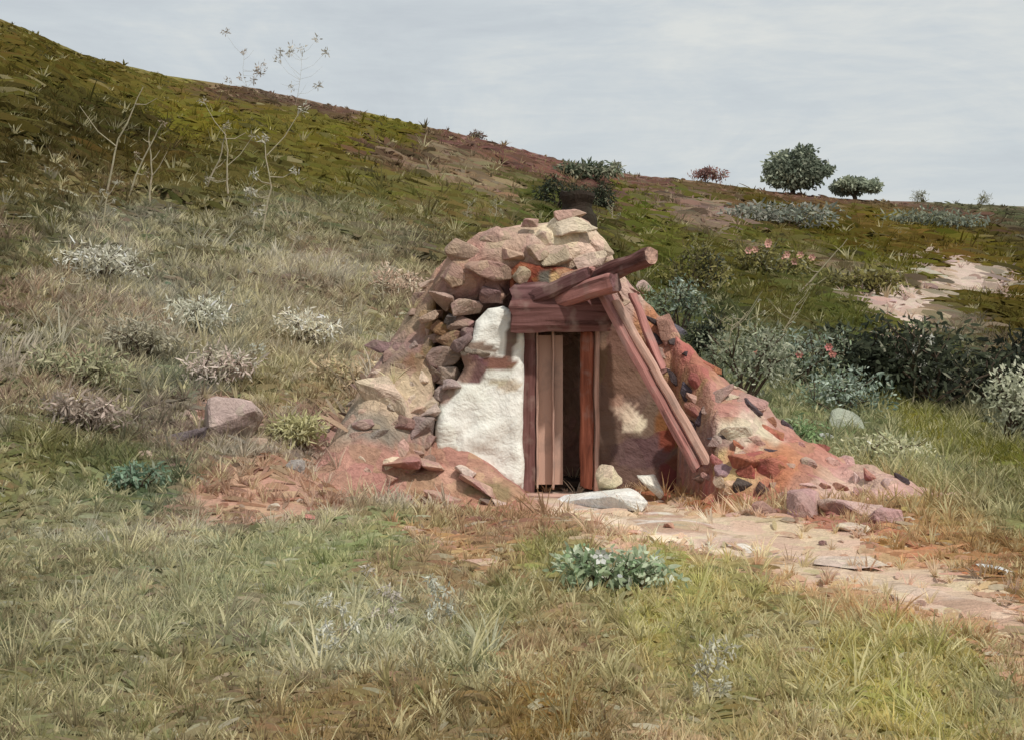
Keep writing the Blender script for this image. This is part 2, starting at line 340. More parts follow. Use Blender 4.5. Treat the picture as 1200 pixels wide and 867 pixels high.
# ------------------------------------------------------------------ the dugout hut
DY = 13.9
CX = [300, 380, 430, 470, 500, 530, 600, 665, 705, 740, 800, 850, 900, 950, 1010, 1070, 1130, 1200]
CZ = [-0.4, 0.15, 0.98, 1.62, 2.05, 2.42, 2.66, 2.74, 2.52, 2.12, 1.44, 0.98, 0.55, 0.20, 0.02, -0.12, -0.4, -0.7]
CXw = [(c - 600) * 0.00947 for c in CX]
def mound(x, y):
    h = np.interp(x, CXw, CZ)
    yt = np.interp(x, [-3, -0.9, 1.6, 2.6, 4.2, 5.5], [14.2, 14.3, 14.4, 14.0, 12.5, 11.9])
    fw = np.interp(x, [-3, -1.7, -0.85, -0.8, 0.1, 0.12, 0.95, 0.97, 1.75, 2.1, 2.7, 4, 5.5], [1.3, 1.5, 0.8, 0.25, 0.25, 0.1, 0.1, 0.25, 0.3, 1.5, 1.7, 1.0, 0.6])
    yt = np.where((x > -0.82) & (x < 1.8), np.maximum(yt, np.where((x > 0.11) & (x < 0.96), 14.7, 14.35)), yt)
    base = hill(x, y)
    f = np.clip((y - (yt - fw)) / fw, 0, 1); f = np.sin(f * math.pi / 2) ** 0.9
    bk = np.interp(h, [0, 3], [1.0, 3.2]); g = 1 - ss(0, 1, (y - yt) / bk)
    prof = np.where(y < yt, f, g)
    z = base - 0.12 + np.maximum(h - base + 0.12, 0) * prof
    z = z + prof * (fbm(x * 2.2, y * 2.2, 61, 4) * 0.30 + fbm(x * 8, y * 8, 71, 3) * 0.10)
    return z
hut = thing('dugout_hut', 'earth dugout hut with whitewashed rubble wall, wooden door and timber props under a clay mound', 'hut', (0.5, 14.0, -0.1))
FP = [  # broad colours of the clay and rubble, placed on the front of the hut
 (600, 285, 60, 30, (178, 146, 122)), (545, 300, 40, 35, (172, 130, 108)), (660, 285, 45, 28, (204, 180, 150)), (700, 290, 14, 18, (206, 178, 150)),
 (665, 255, 30, 8, (176, 136, 118)), (560, 330, 35, 18, (160, 116, 98)), (490, 335, 35, 25, (160, 122, 100)), (470, 370, 40, 25, (150, 122, 98)),
 (520, 385, 25, 18, (150, 104, 52)), (450, 410, 45, 14, (138, 110, 100)), (500, 420, 30, 18, (128, 98, 60)), (560, 345, 30, 20, (128, 94, 88)),
 (460, 465, 45, 25, (188, 160, 130)), (420, 460, 25, 30, (170, 135, 112)), (500, 480, 20, 18, (176, 148, 128)), (440, 500, 30, 20, (136, 122, 108)),
 (480, 540, 60, 20, (168, 120, 100)), (560, 570, 50, 20, (150, 118, 92)), (540, 600, 80, 16, (164, 110, 92)), (630, 330, 30, 14, (120, 62, 42)),
 (655, 325, 14, 12, (198, 158, 122)), (735, 335, 20, 20, (188, 150, 134)), (765, 380, 18, 40, (176, 112, 74)), (790, 385, 18, 30, (172, 118, 98)),
 (820, 430, 30, 25, (168, 100, 80)), (790, 450, 25, 30, (168, 124, 84)), (860, 460, 30, 20, (172, 116, 100)), (835, 480, 28, 18, (168, 120, 98)), (858, 505, 22, 18, (198, 178, 150)),
 (885, 475, 20, 18, (176, 128, 116)), (820, 530, 35, 30, (148, 112, 104)), (890, 545, 30, 20, (178, 102, 70)), (862, 555, 20, 14, (196, 158, 104)),
 (840, 580, 50, 16, (172, 100, 74)), (790, 580, 30, 14, (150, 106, 92)), (930, 590, 40, 30, (162, 106, 88)), (990, 590, 50, 20, (190, 152, 134)), (960, 605, 30, 20, (172, 130, 122)),
 (1040, 605, 30, 18, (178, 136, 120)), (1000, 630, 60, 14, (176, 140, 108)), (860, 615, 40, 12, (186, 144, 92)), (1060, 640, 40, 12, (168, 110, 68)), (780, 540, 40, 25, (120, 84, 74))]
FPX_ = np.array([((p[0] - 600) / 1500, (380 - p[1]) / 1500, p[2] / 1500, p[3] / 1500) for p in FP]); FPC = dull(lin([p[4] for p in FP]), 0.8) * 1.14
def front_col(x, y, z, seed=0, jit=1.0):
    """colour of the clay by where it lies on the hut front (hut coordinates scaled to the door plane)"""
    x = np.asarray(x, float); z = np.asarray(z, float); y = np.asarray(y, float)
    u = x / y; v = (z - EYE) / y
    u = u + fbm(x * 2.4, z * 2.4 + y, 81 + seed) * 0.045 * jit + fbm(x * 9, z * 9 + y * 4, 83) * 0.03; v = v + fbm(x * 2.4, z * 2.4 + y, 91 + seed) * 0.030 * jit
    num = np.zeros(u.shape + (3,)); den = np.full(u.shape, 1e-12)
    for (a, b, ra, rb), c in zip(FPX_, FPC):
        d = ((u - a) / ra) ** 2 + ((v - b) / rb) ** 2
        w = 1 / (0.1 + d) ** 3; num += w[..., None] * c; den += w
    return num / den[..., None]
mx_ = np.arange(-2.9, 5.7, 0.035); my_ = np.arange(10.6, 17.8, 0.045)
X, Y = np.meshgrid(mx_, my_); Zm = mound(X, Y); H0 = hill(X, Y)
V = np.stack([X.ravel(), Y.ravel(), Zm.ravel()], 1)
nx, ny = len(mx_), len(my_); idx = np.arange(nx * ny).reshape(ny, nx)
F = np.stack([idx[:-1, :-1], idx[:-1, 1:], idx[1:, 1:], idx[1:, :-1]], -1).reshape(-1, 4)
keep = (Zm - H0).ravel() > -0.06
F = F[keep[F].any(1)]
C = front_col(V[:, 0], V[:, 1], V[:, 2])
back = ss(14.9, 15.8, Y.ravel() + fbm(X.ravel() * 2, Y.ravel() * 2, 13) * 0.6)[:, None]
C = C * (1 - back) + ground_col(V[:, 0], V[:, 1]) * back
used = np.unique(F); rm = np.full(len(V), -1); rm[used] = np.arange(len(used))
link('clay_bank', np_mesh('clay_bank', V[used], rm[F], C[used] * ALB, True), M_clay, hut)

def slab(name, pts, y, thick, colf, mat, amp=0.03, freq=3.0, cell=0.045, parent=hut, round_=0.08, lean=0.0):
    """solid piece whose front outline is pts; y = depth of its front"""
    P = [W(a, b, y) for a, b in pts]; P2 = [(p.x, p.z) for p in P]
    x0, x1 = min(p[0] for p in P2), max(p[0] for p in P2); z0, z1 = min(p[1] for p in P2), max(p[1] for p in P2)
    bm = bmesh.new(); vs = [bm.verts.new((a, 0, b)) for a, b in P2]; bm.faces.new(vs)
    for ax, lo, hi in ((0, x0, x1), (2, z0, z1)):
        n = int((hi - lo) / cell)
        for i in range(1, n + 1):
            co = [0, 0, 0]; no = [0, 0, 0]; co[ax] = lo + (hi - lo) * i / (n + 1); no[ax] = 1
            bmesh.ops.bisect_plane(bm, geom=bm.verts[:] + bm.edges[:] + bm.faces[:], plane_co=co, plane_no=no)
    ext = bmesh.ops.extrude_face_region(bm, geom=bm.faces[:])
    back = {v for v in ext['geom'] if isinstance(v, bmesh.types.BMVert)}
    fr = [v for v in bm.verts if v not in back]
    for v in back: v.co.y = thick
    Pn = [Vector(p) for p in P2]
    def dist(a):
        q = Vector(a); best = 9
        for i in range(len(Pn)):
            s, e_ = Pn[i], Pn[(i + 1) % len(Pn)]; d = e_ - s
            t = max(0, min(1, (q - s).dot(d) / d.length_squared)); best = min(best, (s + d * t - q).length)
        return best
    for v in fr:
        d = dist((v.co.x, v.co.z)); t = max(0, 1 - d / round_) if round_ else 0
        v.co.y += t * t * round_ * 0.8
    for v in bm.verts:
        if v.co.y < thick * 0.9 or v in back:
            q = Vector((v.co.x, v.co.y * 0.5 + y, v.co.z)) * freq
            nn = Vector((mnoise.noise(q), mnoise.noise(q + Vector((5, 0, 9))), mnoise.noise(q + Vector((-7, 3, 1)))))
            n2_ = mnoise.noise(q * 3.1)
            v.co.x += nn.x * amp * 0.6; v.co.z += nn.z * amp * 0.6; v.co.y += (nn.y * 1.2 + n2_ * 0.5) * amp
        v.co.y += y + (v.co.z - z0) * lean
    bmesh.ops.recalc_face_normals(bm, faces=bm.faces[:])
    me = bpy.data.meshes.new(name); bm.to_mesh(me); bm.free()
    for p in me.polygons: p.use_smooth = True
    if colf is not None:
        co = np.empty(len(me.vertices) * 3, np.float32); me.vertices.foreach_get('co', co); co = co.reshape(-1, 3)
        set_col(me, colf(co[:, 0], co[:, 1], co[:, 2]) * ALB)
    return link(name, me, mat, parent)
def patches(base, plist, edge=0.12):
    """flat coat of base with irregular flakes of other colours: (px, py, rx, ry, colour)"""
    def f(x, y, z):
        px = x / y * 1500 + 600 + fbm(x * 6, z * 6, 3) * 13; py = 380 - (z - EYE) / y * 1500 + fbm(x * 6, z * 6, 7) * 13
        C = np.tile(lin(base), (len(x), 1))
        for a, b, ra, rb, c in plist:
            d = ((px - a) / ra) ** 2 + ((py - b) / rb) ** 2
            w = (1 - ss(1 - edge, 1 + edge, d))[:, None]; C = C * (1 - w) + lin(c) * w
        return C
    return f
# lime-washed rubble wall left of the door
slab('whitewashed_wall', [(508, 545), (510, 500), (514, 462), (535, 446), (545, 430), (540, 412), (555, 398), (557, 378), (572, 362), (590, 358), (612, 372), (614, 390), (613, 585), (565, 570)],
     13.66, 0.5, patches((232, 230, 220), [(583, 425, 26, 9, (124, 90, 74)), (556, 430, 14, 20, (112, 80, 80)), (600, 398, 7, 22, (120, 100, 88)), (540, 432, 16, 16, (150, 118, 108)),
     (592, 450, 16, 8, (206, 194, 170)), (522, 462, 16, 10, (160, 134, 120)), (575, 575, 40, 12, (160, 120, 100)), (520, 540, 20, 16, (170, 128, 112)), (560, 408, 25, 8, (146, 128, 112))]),
     M_plaster, 0.05, 3.6)
# turned clay heaped against the foot of the white wall
slab('clay_apron', [(395, 562), (430, 522), (480, 520), (512, 516), (545, 536), (580, 556), (607, 578), (628, 596), (640, 612), (560, 616), (470, 604), (400, 590)], 13.0, 0.9,
     patches((172, 130, 112), [(540, 560, 50, 12, (186, 146, 126)), (480, 545, 40, 10, (164, 118, 104)), (570, 578, 30, 14, (146, 122, 96)), (520, 585, 50, 8, (178, 128, 112)), (450, 570, 30, 14, (180, 142, 122)), (600, 596, 22, 8, (190, 156, 130))]),
     M_clay, 0.07, 3.0, 0.045, round_=0.05, lean=0.9)
# clay roof that hangs over the lintel
slab('clay_roof', [(508, 352), (505, 330), (525, 298), (560, 272), (610, 262), (640, 258), (668, 250), (692, 262), (712, 285), (722, 305), (700, 322), (690, 340), (640, 350), (606, 345), (600, 362), (560, 366), (530, 372)],
     13.72, 1.3, lambda x, y, z: front_col(x, y, z), M_clay, 0.09, 2.0, 0.05, round_=0.32)
# right wall, in the shade of the prop
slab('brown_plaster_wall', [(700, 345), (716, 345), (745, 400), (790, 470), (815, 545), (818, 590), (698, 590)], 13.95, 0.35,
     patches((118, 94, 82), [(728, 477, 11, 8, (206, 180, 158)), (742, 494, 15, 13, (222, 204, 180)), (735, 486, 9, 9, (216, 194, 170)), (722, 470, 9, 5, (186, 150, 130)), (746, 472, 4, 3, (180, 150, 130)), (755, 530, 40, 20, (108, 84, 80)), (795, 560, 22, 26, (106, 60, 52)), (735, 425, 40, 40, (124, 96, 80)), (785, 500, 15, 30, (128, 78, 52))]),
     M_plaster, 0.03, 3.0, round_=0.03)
# dark chamber behind the door
def box_mesh(name, bmf, mat, parent=hut, col=None):
    bm = bmesh.new(); bmf(bm); bmesh.ops.recalc_face_normals(bm, faces=bm.faces[:])
    me = bpy.data.meshes.new(name); bm.to_mesh(me); bm.free()
    return link(name, me, mat, parent)
def add_box(bm, c, sx, sy, sz, rot=None):
    g = bmesh.ops.create_cube(bm, size=1)['verts']
    for v in g:
        v.co = Vector((v.co.x * sx, v.co.y * sy, v.co.z * sz))
        if rot is not None: v.co = rot @ v.co
        v.co += Vector(c)
    return g
M_dark = surface('dark_interior_earth', (44, 34, 30), 0.95, 0.2, 5, 0.5, 0.02)  # earth walls; darkness of the interior is put into this near-black colour
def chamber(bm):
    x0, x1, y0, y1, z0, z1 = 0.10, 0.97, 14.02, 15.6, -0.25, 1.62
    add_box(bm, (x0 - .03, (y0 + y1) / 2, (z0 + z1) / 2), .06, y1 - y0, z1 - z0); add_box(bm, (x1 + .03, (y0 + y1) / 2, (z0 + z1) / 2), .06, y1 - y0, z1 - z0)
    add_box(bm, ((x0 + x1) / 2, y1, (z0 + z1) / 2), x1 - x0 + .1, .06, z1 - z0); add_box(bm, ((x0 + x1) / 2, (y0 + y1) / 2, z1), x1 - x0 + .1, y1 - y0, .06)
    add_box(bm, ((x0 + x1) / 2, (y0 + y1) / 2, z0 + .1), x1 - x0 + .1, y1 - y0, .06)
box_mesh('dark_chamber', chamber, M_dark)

def beam(name, a, b, w, t, mat, parent=hut, up=None, taper=1.0, seg=22, wob=0.014, endmat=None, roll=0.0):
    """squared timber from a to b, w across, t deep, slightly worn and bent, with chamfered edges"""
    a, b = Vector(a), Vector(b); d = (b - a); Ln = d.length; q = d.to_track_quat('Z', 'Y').to_matrix()
    ringn = 12; bm = bmesh.new(); rings = []
    for i in range(seg + 1):
        f = i / seg; k = 1 + (taper - 1) * f; ring = []
        for j in range(ringn):
            an = 2 * math.pi * j / ringn + roll
            c, s = math.cos(an - roll), math.sin(an - roll)
            m_ = (abs(c) ** 5 + abs(s) ** 5) ** (-1 / 5)
            p = Vector((c * m_ * w / 2 * k, s * m_ * t / 2 * k, f * Ln))
            nz_ = mnoise.noise_vector((a + q @ p) * 4.0) * wob
            if i in (0, seg): p.z += mnoise.noise(p * 18 + a) * 0.07
            if i in (0, seg): p.x *= .93; p.y *= .93
            ring.append(bm.verts.new(a + q @ p + nz_))
        rings.append(ring)
    GR = []
    for i in range(seg):
        for j in range(ringn):
            bm.faces.new((rings[i][j], rings[i][(j + 1) % ringn], rings[i + 1][(j + 1) % ringn], rings[i + 1][j]))
    fs = [bm.faces.new(rings[0][::-1]), bm.faces.new(rings[-1])]
    if endmat:
        for f_ in fs: f_.material_index = 1
    bmesh.ops.recalc_face_normals(bm, faces=bm.faces[:])
    me = bpy.data.meshes.new(name); bm.to_mesh(me); bm.free()
    qi = q.transposed(); ga = me.attributes.new('grain', 'FLOAT_VECTOR', 'POINT'); off_ = Vector((a.x * 3, a.z * 2, a.y))
    for v_ in me.vertices:
        l_ = qi @ (v_.co - a); ga.data[v_.index].vector = (l_.x + off_.x, l_.y + off_.y, l_.z * 0.07 + off_.z)
    for p_ in me.polygons: p_.use_smooth = False
    o = link(name, me, mat, parent)
    if endmat: me.materials.append(endmat)
    return o
Wm = wood('weathered_mauve_wood', (118, 82, 78), ((84, 52, 46), 0.60)); Wr = wood('red_brown_wood', (138, 80, 60), ((96, 50, 38), 0.62))
Wd = wood('dark_wood', (108, 76, 76), ((66, 42, 36), 0.58)); Wp = wood('pale_pink_wood', (196, 160, 144), ((168, 122, 104), 0.60))  # the pale one also colours the prop's painted sunlit edge
Wt = wood('door_wood', (214, 180, 160), ((150, 112, 102), 0.60)); We = wood('cut_end_wood', (190, 154, 138))
Wb = wood('brown_purple_wood', (172, 120, 112), ((116, 78, 72), 0.62))
beam('lintel', W(600, 371, 13.60), W(714, 369, 13.60), 0.18, 0.36, Wm, wob=.022)
slab('red_earth_packing', [(598, 345), (596, 318), (610, 306), (640, 312), (690, 318), (706, 330), (700, 346)], 13.60, 0.3, patches((122, 66, 48), [(640, 324, 14, 9, (98, 90, 82)), (658, 326, 14, 12, (196, 154, 118)), (690, 325, 14, 10, (100, 62, 58)), (610, 320, 10, 8, (150, 96, 70))]), M_clay, 0.05, 4.0, round_=0.05)
beam('upper_lintel', W(601, 348, 13.63), W(705, 347, 13.63), 0.17, 0.32, Wd, wob=.02)
beam('door_post', W(616, 578, 13.86), W(617, 386, 13.86), 0.075, 0.2, Wm)
beam('door_post', W(699, 578, 13.78), W(699, 386, 13.78), 0.06, 0.16, Wp)
door = link('door', (lambda: (lambda bm: (add_box(bm, (W(638, 480, 13.98)), 0.40, 0.05, 1.62), (lambda m_: (bm.to_mesh(m_), bm.free(), m_)[2])(bpy.data.meshes.new('door')))[1])(bmesh.new()))(), Wt, hut)
for a, b in ((620, 639), (639.5, 657.5)):
    beam('door_board', W((a + b) / 2, 572, 13.94), W((a + b) / 2 + random.uniform(-.6, .6), 386, 13.94), (b - a) * .0094 + .002, 0.03, Wt, door, wob=0.006).location = (0, 0, 0)
beam('door_leaf_edge', W(687, 570, 13.72), W(688, 390, 13.74), 0.135, 0.10, Wr)
beam('doorstep', W(618, 583, 13.6), W(740, 586, 13.55), 0.20, 0.10, We)
beam('roof_beam', W(668, 338, 14.0), W(764, 299, 12.9), 0.17, 0.18, Wm, endmat=We, wob=0.018)
beam('roof_beam', W(640, 355, 13.75), W(722, 331, 13.15), 0.20, 0.20, Wb, endmat=Wd, wob=0.02)
beam('roof_beam', W(625, 348, 13.6), W(690, 322, 13.4), 0.15, 0.15, Wd, wob=0.02)
beam('prop_and_lit_edge', W(708, 345, 13.50), W(818, 548, 13.0), 0.25, 0.10, Wb, wob=0.012)
beam('prop_and_lit_edge', W(722, 354, 13.42), W(828, 540, 12.93), 0.07, 0.09, Wp, wob=0.012)  # sunlit right edge of the prop, put in as a narrow paler strip
beam('side_board', W(741, 345, 13.62), W(776, 432, 13.35), 0.12, 0.06, Wb, wob=0.02)
M_soot = surface('sooty_clay', (50, 42, 34), 0.9, 0.25, 6, 0.7, 0.03)
bm = bmesh.new()
rr = []
for i in range(9):
    f = i / 8; ring = []
    for j in range(18):
        an = j / 18 * 2 * math.pi; p = W(677, 262 - 36 * f, 15.0)
        r_ = 0.215 - 0.03 * f + 0.025 * math.sin(f * 9)
        p = p + Vector((math.cos(an) * r_, math.sin(an) * r_, -1.3 if i == 0 else 0)); p += mnoise.noise_vector(p * 5) * 0.03; ring.append(bm.verts.new(p))
    rr.append(ring)
for i in range(8):
    for j in range(18): bm.faces.new((rr[i][j], rr[i][(j + 1) % 18], rr[i + 1][(j + 1) % 18], rr[i + 1][j]))
inn = [bm.verts.new(v.co * 0.25 + W(677, 226, 15.0) * 0.75 - Vector((0, 0, .02))) for v in rr[-1]]
inn = [bm.verts.new((v.co + (W(677, 226, 15.0) - v.co) * 0.3)) for v in rr[-1]]
low = [bm.verts.new(v.co - Vector((0, 0, .2))) for v in inn]
for j in range(18):
    k = (j + 1) % 18; bm.faces.new((rr[-1][j], rr[-1][k], inn[k], inn[j])); bm.faces.new((inn[j], inn[k], low[k], low[j]))
bm.faces.new(low)
for v in [v for v in bm.verts if not v.link_faces]: bm.verts.remove(v)
bmesh.ops.recalc_face_normals(bm, faces=bm.faces[:])
me = bpy.data.meshes.new('chimney'); bm.to_mesh(me); bm.free()
link('chimney', me, M_soot, hut)

# ------------------------------------------------------------------ stones
def rock_mesh(name, sx, sy, sz, col, seed, rot=0, pts=10, spread=0.17):
    r = random.Random(seed); bm = bmesh.new()
    for i in range(pts):
        v = Vector((r.gauss(0, 1), r.gauss(0, 1), r.gauss(0, 1))).normalized() * r.uniform(0.85, 1.08)
        v = Vector([math.copysign(abs(c) ** 0.75, c) for c in v])
        bm.verts.new((v.x * sx / 2, v.y * sy / 2, v.z * sz / 2))
    h = bmesh.ops.convex_hull(bm, input=bm.verts[:])
    bmesh.ops.delete(bm, geom=[v for v in bm.verts if not v.link_faces], context='VERTS')
    mn = min(sx, sy, sz)
    bmesh.ops.dissolve_limit(bm, angle_limit=R(12), verts=bm.verts[:], edges=bm.edges[:])
    bmesh.ops.bevel(bm, geom=bm.edges[:] + bm.verts[:], offset=mn * 0.035, segments=1, affect='EDGES', profile=0.6)
    bmesh.ops.triangulate(bm, faces=[f for f in bm.faces if len(f.verts) > 4])
    bmesh.ops.subdivide_edges(bm, edges=[e_ for e_ in bm.edges if e_.calc_length() > mn * 0.25], cuts=4, use_grid_fill=True)
    q = Matrix.Rotation(rot, 3, 'Y')
    for v in bm.verts:
        v.co += mnoise.noise_vector(v.co * (2.0 / max(mn, .05)) + Vector((seed, 0, 0))) * mn * 0.045 + mnoise.noise_vector(v.co * (9 / max(mn, .05)) + Vector((seed, 0, 0))) * mn * 0.018
        v.co = q @ v.co
    bmesh.ops.recalc_face_normals(bm, faces=bm.faces[:])
    me = bpy.data.meshes.new(name); bm.to_mesh(me); bm.free()
    n = len(me.vertices); co = np.empty(n * 3, np.float32); me.vertices.foreach_get('co', co); co = co.reshape(-1, 3)
    c = np.tile(dull(lin(col), 0.72), (n, 1)) * (1 + fbm(co[:, 0] * 6 + seed, co[:, 2] * 6 + co[:, 1] * 4, 5)[:, None] * spread * 3)
    for p in me.polygons: p.use_smooth = False
    set_col(me, np.clip(c, 0.01, 0.8) * ALB)
    return me
def surf_at(px, py):
    """point seen in that direction on the hut's bank or the hillside"""
    u = (px - HX) / FPX; y = np.arange(4, 18, 0.02); z = np.maximum(hill(u * y, y), np.where((y > 10.6) & (y < 17.7), mound(u * y, y), -9))
    k = np.nonzero((z - EYE) / y >= (HY - py) / FPX)[0]
    if not len(k): return at(px, py)
    y_ = y[k[0]]; return Vector((u * y_, y_, float(z[k[0]])))
# stones bedded in the hut's bank: parts of the hut
for i, (px, py, w, h, c, rot) in enumerate([
    (512, 355, 34, 38, (182, 148, 128), 0.6), (545, 362, 40, 24, (178, 142, 124), 0.0), (528, 374, 12, 20, (96, 84, 80), 0.5), (575, 348, 34, 26, (146, 110, 104), 0.2), (500, 372, 30, 14, (176, 140, 118), -0.3),
    (640, 323, 26, 18, (104, 94, 86), -0.4), (656, 326, 26, 26, (208, 168, 132), 0.2), (618, 300, 28, 32, (172, 140, 112), 0.3), (704, 288, 22, 40, (204, 172, 142), -0.5), (585, 342, 18, 24, (170, 122, 106), 0.1),
    (670, 275, 70, 40, (208, 184, 154), 0.1), (668, 254, 44, 16, (182, 138, 120), 0.0), (622, 262, 26, 12, (176, 134, 116), 0.0), (634, 282, 34, 26, (202, 172, 142), 0.2),
    (800, 398, 16, 44, (98, 90, 100), -0.4), (780, 390, 26, 56, (178, 124, 104), -0.35), (806, 460, 20, 30, (88, 76, 84), -0.5), (826, 492, 24, 32, (84, 66, 74), 0.3), (756, 345, 34, 34, (196, 162, 146), -0.6),
    (845, 470, 50, 26, (184, 146, 130), -0.7), (880, 474, 46, 34, (186, 136, 124), -0.6), (862, 505, 40, 36, (206, 188, 158), -0.6), (812, 505, 20, 36, (108, 88, 92), -0.5), (840, 520, 34, 18, (180, 152, 138), 0.1),
    (880, 545, 56, 36, (184, 104, 72), 0.1), (905, 552, 34, 34, (176, 94, 66), 0.2), (868, 572, 30, 22, (88, 72, 66), -0.4), (838, 584, 64, 28, (182, 104, 78), 0.0), (896, 575, 22, 20, (112, 78, 72), -0.3),
    (795, 588, 26, 18, (116, 86, 92), 0.0), (848, 552, 22, 30, (160, 122, 124), 0.4), (762, 568, 44, 26, (226, 218, 202), 0.3), (714, 560, 34, 34, (214, 192, 152), 0.0), (770, 590, 20, 10, (210, 170, 148), 0.0),
    (458, 468, 86, 40, (208, 180, 148), 0.5), (492, 506, 38, 34, (150, 126, 118), 0.0), (470, 500, 34, 22, (150, 112, 98), 0.2), (500, 488, 34, 20, (186, 160, 146), -0.3), (530, 452, 26, 18, (172, 148, 140), 0.0), (458, 408, 60, 16, (142, 110, 104), 0.05),
    (540, 402, 30, 22, (132, 104, 100), -0.5), (560, 412, 34, 14, (148, 130, 114), 0.1), (430, 420, 34, 12, (150, 128, 112), 0.1), (822, 560, 24, 20, (160, 118, 100), 0.3)]):
    p = surf_at(px, py)
    if px > 695 and px < 800 and py > 540: p = W(px, py, 13.25)
    if py < 375 and 495 < px < 715: p = W(px, py, 13.74)
    if 520 < px < 580 and 380 < py < 460: p = W(px, py, 13.66)
    s = p.y / FPX
    o = link('stone', rock_mesh('stone', w * s * 1.08, min(w, h) * s * 1.1, h * s * 1.08, c, 100 + i, rot), M_rock, hut, loc=p - Vector(hut.location) + Vector((0, min(w, h) * s * 0.15, 0)))
for i, (px, py, w, h, c, rot, yd) in enumerate([
    (548, 300, 56, 30, (176, 138, 116), .5, 13.78), (590, 282, 50, 26, (186, 148, 124), .2, 13.8), (575, 318, 60, 26, (172, 132, 110), .1, 13.66), (530, 322, 34, 28, (184, 142, 118), .6, 13.72), (612, 322, 28, 30, (178, 148, 118), .4, 13.62),
    (650, 300, 44, 24, (198, 168, 138), -.1, 13.62), (692, 306, 40, 22, (204, 174, 146), -.3, 13.62), (678, 322, 50, 14, (176, 124, 102), -.3, 13.56), (630, 296, 30, 20, (180, 148, 122), .3, 13.64), (600, 300, 34, 14, (188, 146, 122), .2, 13.66), (655, 268, 64, 18, (196, 158, 134), -.05, 13.85),
    (530, 398, 40, 24, (164, 124, 88), .2, 13.8), (520, 418, 44, 24, (158, 128, 112), -.2, 13.8), (525, 440, 34, 26, (176, 148, 130), .2, 13.8), (540, 380, 32, 22, (160, 122, 108), .0, 13.8), (516, 385, 26, 18, (150, 108, 62), .3, 13.85), (550, 392, 24, 18, (136, 106, 98), -.3, 13.75), (518, 462, 22, 22, (156, 132, 122), .3, 13.75), (511, 436, 22, 20, (134, 108, 92), .1, 13.8)]):
    p = W(px, py, yd); s = yd / FPX
    link('stone', rock_mesh('stone', w * s * 1.1, .26, h * s * 1.15, c, 900 + i, rot, 15), M_rock, hut, loc=p - Vector(hut.location) + Vector((0, .05, 0)))
for i, (px, py, w, h, c, rot) in enumerate([(500, 548, 54, 16, (196, 152, 130), .35), (560, 570, 60, 12, (186, 140, 122), .45), (450, 560, 44, 16, (168, 116, 100), .2), (520, 585, 60, 12, (190, 146, 124), .3), (590, 592, 36, 10, (200, 168, 146), .4),
    (470, 585, 40, 12, (176, 124, 108), .2), (430, 545, 34, 18, (182, 146, 128), -.2), (545, 552, 30, 10, (208, 184, 164), .5), (480, 530, 44, 16, (176, 136, 120), .1), (572, 588, 24, 12, (134, 110, 92), .2), (420, 575, 30, 12, (160, 122, 106), .1), (545, 600, 44, 10, (170, 118, 102), .15)]):
    p = W(px, py, 13.02 + (600 - py) * .0082); sc_ = p.y / FPX
    link('slab', rock_mesh('slab', w * sc_, .34, h * sc_ * 1.25, c, 1300 + i, rot, 12), M_rock, hut, loc=p - Vector(hut.location))
rq = random.Random(99)
CRUB = []
for i in range(900):
    if len(CRUB) >= 98: break
    side = rq.random() < 0.74
    px, py = (rq.uniform(715, 1060), rq.uniform(330, 615)) if side else (rq.uniform(405, 512), rq.uniform(310, 560))
    p = surf_at(px, py)
    if mound(p.x, p.y) - hill(p.x, p.y) < 0.06 or not (10.8 < p.y < 15.2) or any((px - a) ** 2 + (py - b) ** 2 < 15 ** 2 for a, b in CRUB): continue
    if 700 < px < 826 and py > 345 + (px - 706) * 1.6: continue
    CRUB.append((px, py)); c = front_col(np.array([p.x]), np.array([p.y]), np.array([p.z]))[0] * rq.uniform(1.0, 1.6)
    c = 255 * np.where(c <= .0031308, c * 12.92, 1.055 * c ** (1 / 2.4) - .055)
    if side and rq.random() < 0.68: c = rq.choice([(158, 88, 68), (182, 100, 68), (140, 92, 86), (84, 68, 68), (186, 138, 118), (178, 112, 92), (166, 80, 56), (206, 178, 150), (90, 74, 78)])
    elif rq.random() < 0.5: c = rq.choice([(196, 160, 132), (176, 140, 120), (160, 126, 108), (204, 176, 146)])
    w, h = rq.uniform(.14, .42), rq.uniform(.09, .22)
    link('clod', rock_mesh('clod', w, h * 1.1, h, tuple(c), 700 + i, rq.uniform(.1, .9) if side else rq.uniform(-.9, 0)), M_rock, hut, loc=p - Vector(hut.location) + Vector((0, h * .3, -h * .1)))
